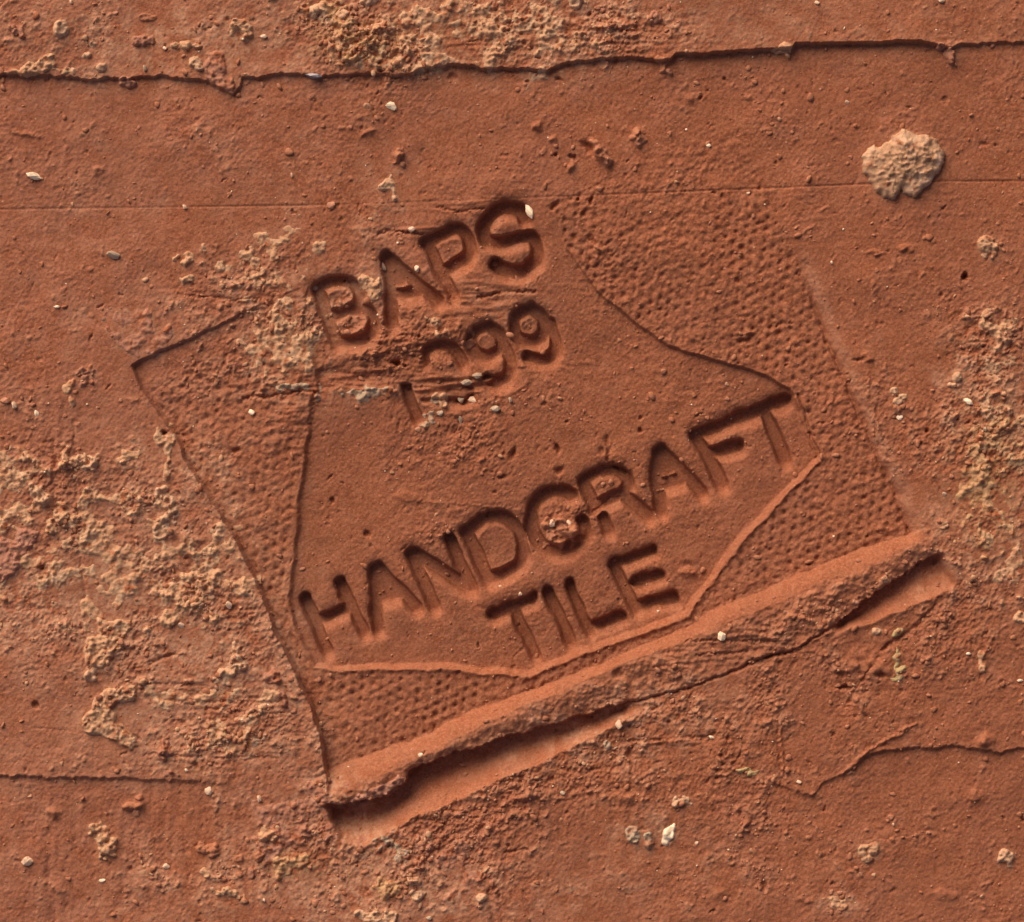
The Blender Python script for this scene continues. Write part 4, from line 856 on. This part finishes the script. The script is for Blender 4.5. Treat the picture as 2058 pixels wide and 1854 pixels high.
grains = [
 (69, 355, 12, 9, 20, 'white', 'bright cream grain in the left part, upper third, the brightest grain there'), (370, 416, 7, 6, 0, 'cream', 'pale pink grain sitting on the thin drawn line at the left'),
 (665, 412, 9, 8, 0, 'rosy', 'round rosy grain on the thin drawn line, above the crust by the letter B'), (230, 513, 13, 8, 5, 'greygrit', 'grey white angular grain on the clean clay left of the scrape marks'),
 (114, 617, 5, 4, 0, 'white', 'tiny cream grain left of the stamp, under a cluster of specks'), (586, 352, 4, 6, 0, 'cream', 'tiny upright pale grain above the thin drawn line, left of centre'),
 (787, 215, 12, 8, 30, 'white', 'bright white grain under the upper ledge, left of centre'), (1063, 424, 7, 17, -12, 'white', 'long upright white grain at the top end of the letter S'),
 (827, 461, 6, 7, 0, 'cream', 'round pale grain in the scratch above the letter P'), (839, 541, 9, 7, 40, 'white', 'white grain on the clay between the letters A and P'),
 (767, 534, 6, 9, -40, 'cream', 'slanting pale grain on the left leg of the letter A at the top'), (629, 577, 6, 6, 0, 'cream', 'pale grain at the upper left corner of the letter B'),
 (55, 1732, 9, 12, 0, 'cream', 'round cream grain in the lower left corner area'), (520, 1606, 7, 8, 0, 'cream', 'pale pink grain left of the lower left corner of the stamp'), (204, 1771, 7, 4, 0, 'white', 'flat white grain near the bottom edge on the left'),
 (461, 1216, 6, 8, 0, 'cream', 'upright pale grain on the crust beside the stamp left edge'), (10, 806, 8, 9, 0, 'rosy', 'left of two round pinkish grains at the left edge'), (28, 815, 8, 9, 0, 'cream', 'right of two round pinkish grains at the left edge'),
 (74, 832, 5, 7, -20, 'white', 'small white grain right below the pair of pinkish grains'), (504, 829, 6, 6, 0, 'white', 'pale grain inside the dimpled field left of the panel'), (1424, 293, 4, 5, 0, 'white', 'tiny white grain left of the big mortar lump'),
 (1672, 528, 4, 4, 0, 'white', 'tiny white grain below the big mortar lump'), (926, 801, 7, 8, 0, 'greygrit', 'left round grain in the hole under the digits'), (950, 804, 10, 7, 0, 'cream', 'right oval grain in the hole under the digits'),
 (938, 769, 9, 8, 0, 'greygrit', 'grey grain at the lower end of the clump between the last two digits'), (957, 756, 13, 8, -25, 'greygrit', 'pale grain at the upper end of the clump between the last two digits'), (884, 830, 7, 6, 0, 'greygrit', 'grey grain right of the foot of the digit 1'),
 (926, 843, 4, 9, 0, 'greygrit', 'upright grey grain below the hole under the digits'), (995, 822, 8, 9, 0, 'greygrit', 'grey green grain below the second digit 9'), (1025, 804, 6, 7, 0, 'greygrit', 'grey grain below the last digit 9'),
 (1110, 1054, 6, 8, 0, 'cream', 'left pale grain in the centre of the letter C'), (1143, 1052, 5, 6, 0, 'cream', 'right pale grain in the centre of the letter C'), (1944, 807, 9, 8, 30, 'white', 'white grain beside a black fleck at the right edge crusts'),
 (1980, 863, 8, 6, 0, 'greygrit', 'dark grey grain in the crusts at the right edge'), (845, 1517, 5, 5, 0, 'white', 'tiny bright white grain on the left half of the ridge'), (1243, 1456, 7, 9, 20, 'cream', 'pink grain at the right end of the long slot'), (1450, 1279, 7, 12, -28, 'white', 'long white grain on the smeared middle of the ridge'),
 (1429, 1482, 9, 4, 5, 'white', 'flat white grain at the end of the scratch under the ridge'), (1808, 839, 7, 6, 0, 'white', 'white grain just below the pale double crumb right of the stamp'), (1898, 993, 4, 4, 0, 'cream', 'tiny pale grain right of the stamp, near the yellowish crust'),
 (631, 154, 13, 6, 8, 'bluish', 'bluish grain lying in the shadow of the upper ledge'), (291, 138, 6, 8, 0, 'greygrit', 'grey green grain just above the upper ledge on the left'), (1046, 1196, 4, 4, 0, 'cream', 'tiny pale grain near the letter D foot'), (331, 98, 4, 4, 0, 'cream', 'tiny cream grain in front of the string of tan lumps'),
 (530, 75, 6, 6, 0, 'cream', 'pale grain right of the knobbly lump by the top edge'), (145, 6, 5, 5, 0, 'cream', 'cream grain touching the top edge on the left'), (232, 27, 6, 4, 0, 'rosy', 'rosy grain near the top edge on the left'), (1640, 8, 5, 4, 0, 'cream', 'tiny pale grain at the top edge on the right'), (1890, 5, 5, 5, 0, 'cream', 'tiny pale grain at the top edge, far right'),
 (374, 1548, 5, 4, 0, 'white', 'tiny white grain above the lower left ledge'), (418, 1590, 8, 9, -20, 'cream', 'pale grain below the lower left ledge'), (365, 1257, 6, 6, 0, 'cream', 'pale grain on the tan lump left of the stamp'), (1005, 1180, 3, 3, 0, 'cream', 'tiny pale speck under the letter D'),
 (280, 1721, 6, 6, 0, 'rosy', 'rosy grain left of the twin lump'), (333, 1744, 8, 6, 0, 'cream', 'pale grain below left of the twin lump'), (1130, 1594, 5, 5, 0, 'greygrit', 'tiny grey grain right below the long slot'), (1944, 1314, 5, 4, 0, 'white', 'tiny white grain left of the upright crumb near the right edge'),
 (1797, 1658, 4, 4, 0, 'cream', 'tiny pale grain low in the right half'), (1400, 1695, 4, 4, 0, 'cream', 'tiny pale grain right of the white flake'), (1605, 1572, 5, 4, 0, 'cream', 'tiny pale grain on the broken ledge, lower right'), (2050, 1368, 5, 4, 0, 'white', 'tiny white grain at the right edge, lower half'),
 (1866, 1675, 7, 5, -30, 'rosy', 'rosy grain in the lower right corner area'), (1504, 388, 4, 3, 0, 'cream', 'tiny pale grain on the thin drawn line right of centre'), (1703, 206, 4, 4, 0, 'cream', 'tiny pale grain under the upper ledge, right'), (862, 1845, 5, 6, 0, 'greygrit', 'small grey grain at the bottom edge left of the groove'),
]
for i, (x, y, rx, ry, rot, mat, lab) in enumerate(grains):
    me = grain_mesh(i % 4, mat)
    o = bpy.data.objects.new('grain', me); col.objects.link(o)
    h = (rx + ry) * .5 * .7
    o.scale = (rx * U * .92, ry * U * .92, h * U)
    o.rotation_euler = (0, 0, -math.radians(rot) + (math.pi if i % 3 else 0))
    o.location = ((x - CX) * U, (CY - y) * U, (hz(x, y) + h * .25) * U)
    o['label'] = lab; o['category'] = 'grain'; o['group'] = 'grains of grit on the tile'

# countless tiny crumbs
def crumb_mass(name, label, mat, n, rmin, rmax, weight, seed, sub=1):
    r = np.random.default_rng(seed)
    tv_, tf_ = [], []
    for k in range(6):
        v, f = ico(sub, 200 + k + seed, amp=.35); tv_.append(v); tf_.append(f)
    sl = win(-60, -60, 2120, 1915)
    w = np.clip(weight[sl], 0, None).ravel(); w = w / w.sum()
    idx = r.choice(len(w), size=n, p=w)
    gx_, gy_ = X[sl].ravel()[idx], Y[sl].ravel()[idx]; gz = H[sl].ravel()[idx]
    V, F, o0 = [], [], 0
    for i in range(n):
        s = rmin + (rmax - rmin) * r.random() ** 3.0
        k = i % 6; a = r.uniform(0, 6.28); ca, sa = math.cos(a), math.sin(a)
        v = tv_[k] * np.array([s * r.uniform(.8, 1.4), s * r.uniform(.7, 1.1), s * r.uniform(.7, 1.1)])
        q = np.stack([v[:, 0] * ca - v[:, 1] * sa + gx_[i] - CX, v[:, 0] * sa + v[:, 1] * ca + CY - gy_[i], v[:, 2] + gz[i] + .05 * s], -1)
        V.append(q * U); F.append(tf_[k] + o0); o0 += len(v)
    me = raw_mesh(name, np.concatenate(V), np.concatenate(F))
    return link(name, me, M[mat], None, label=label, category='crumbs', kind='stuff')
cluster = np.clip(m12 * .6 + m25 * .6 - .2, 0, 3)
base_w = (np.clip(rough - .15, 0, 1.2) ** 1.3) * (.25 + cluster) * (1 - .85 * letter_mask) * (1 - is_slot)
crumb_mass('clay_crumbs', 'countless tiny reddish clay crumbs scattered over the rough parts of the tile', 'redgrit', 2800, 1.6, 6.5, base_w + .05, 3)
crumb_mass('tan_crumbs', 'countless tiny tan mortar crumbs scattered around the crusts', 'tan', 800, 1.4, 5.5, base_w * (dust_wall_lit + .15) + .002, 5)
crumb_mass('rosy_crumbs', 'countless tiny rosy specks of grit over the whole tile', 'rosy', 600, 1.0, 3.2, base_w + .03, 6)
crumb_mass('white_specks', 'countless tiny glinting white specks over the whole tile', 'white', 260, .9, 2.4, base_w + .06, 8)
crumb_mass('fine_clay_grit', 'countless fine grains of clay grit bonded to the tile face', 'redgrit', 1500, 1.2, 3.6, .3 + .5 * np.clip(m25, 0, 2) * (1 - .7 * letter_mask) + base_w, 12, sub=0)
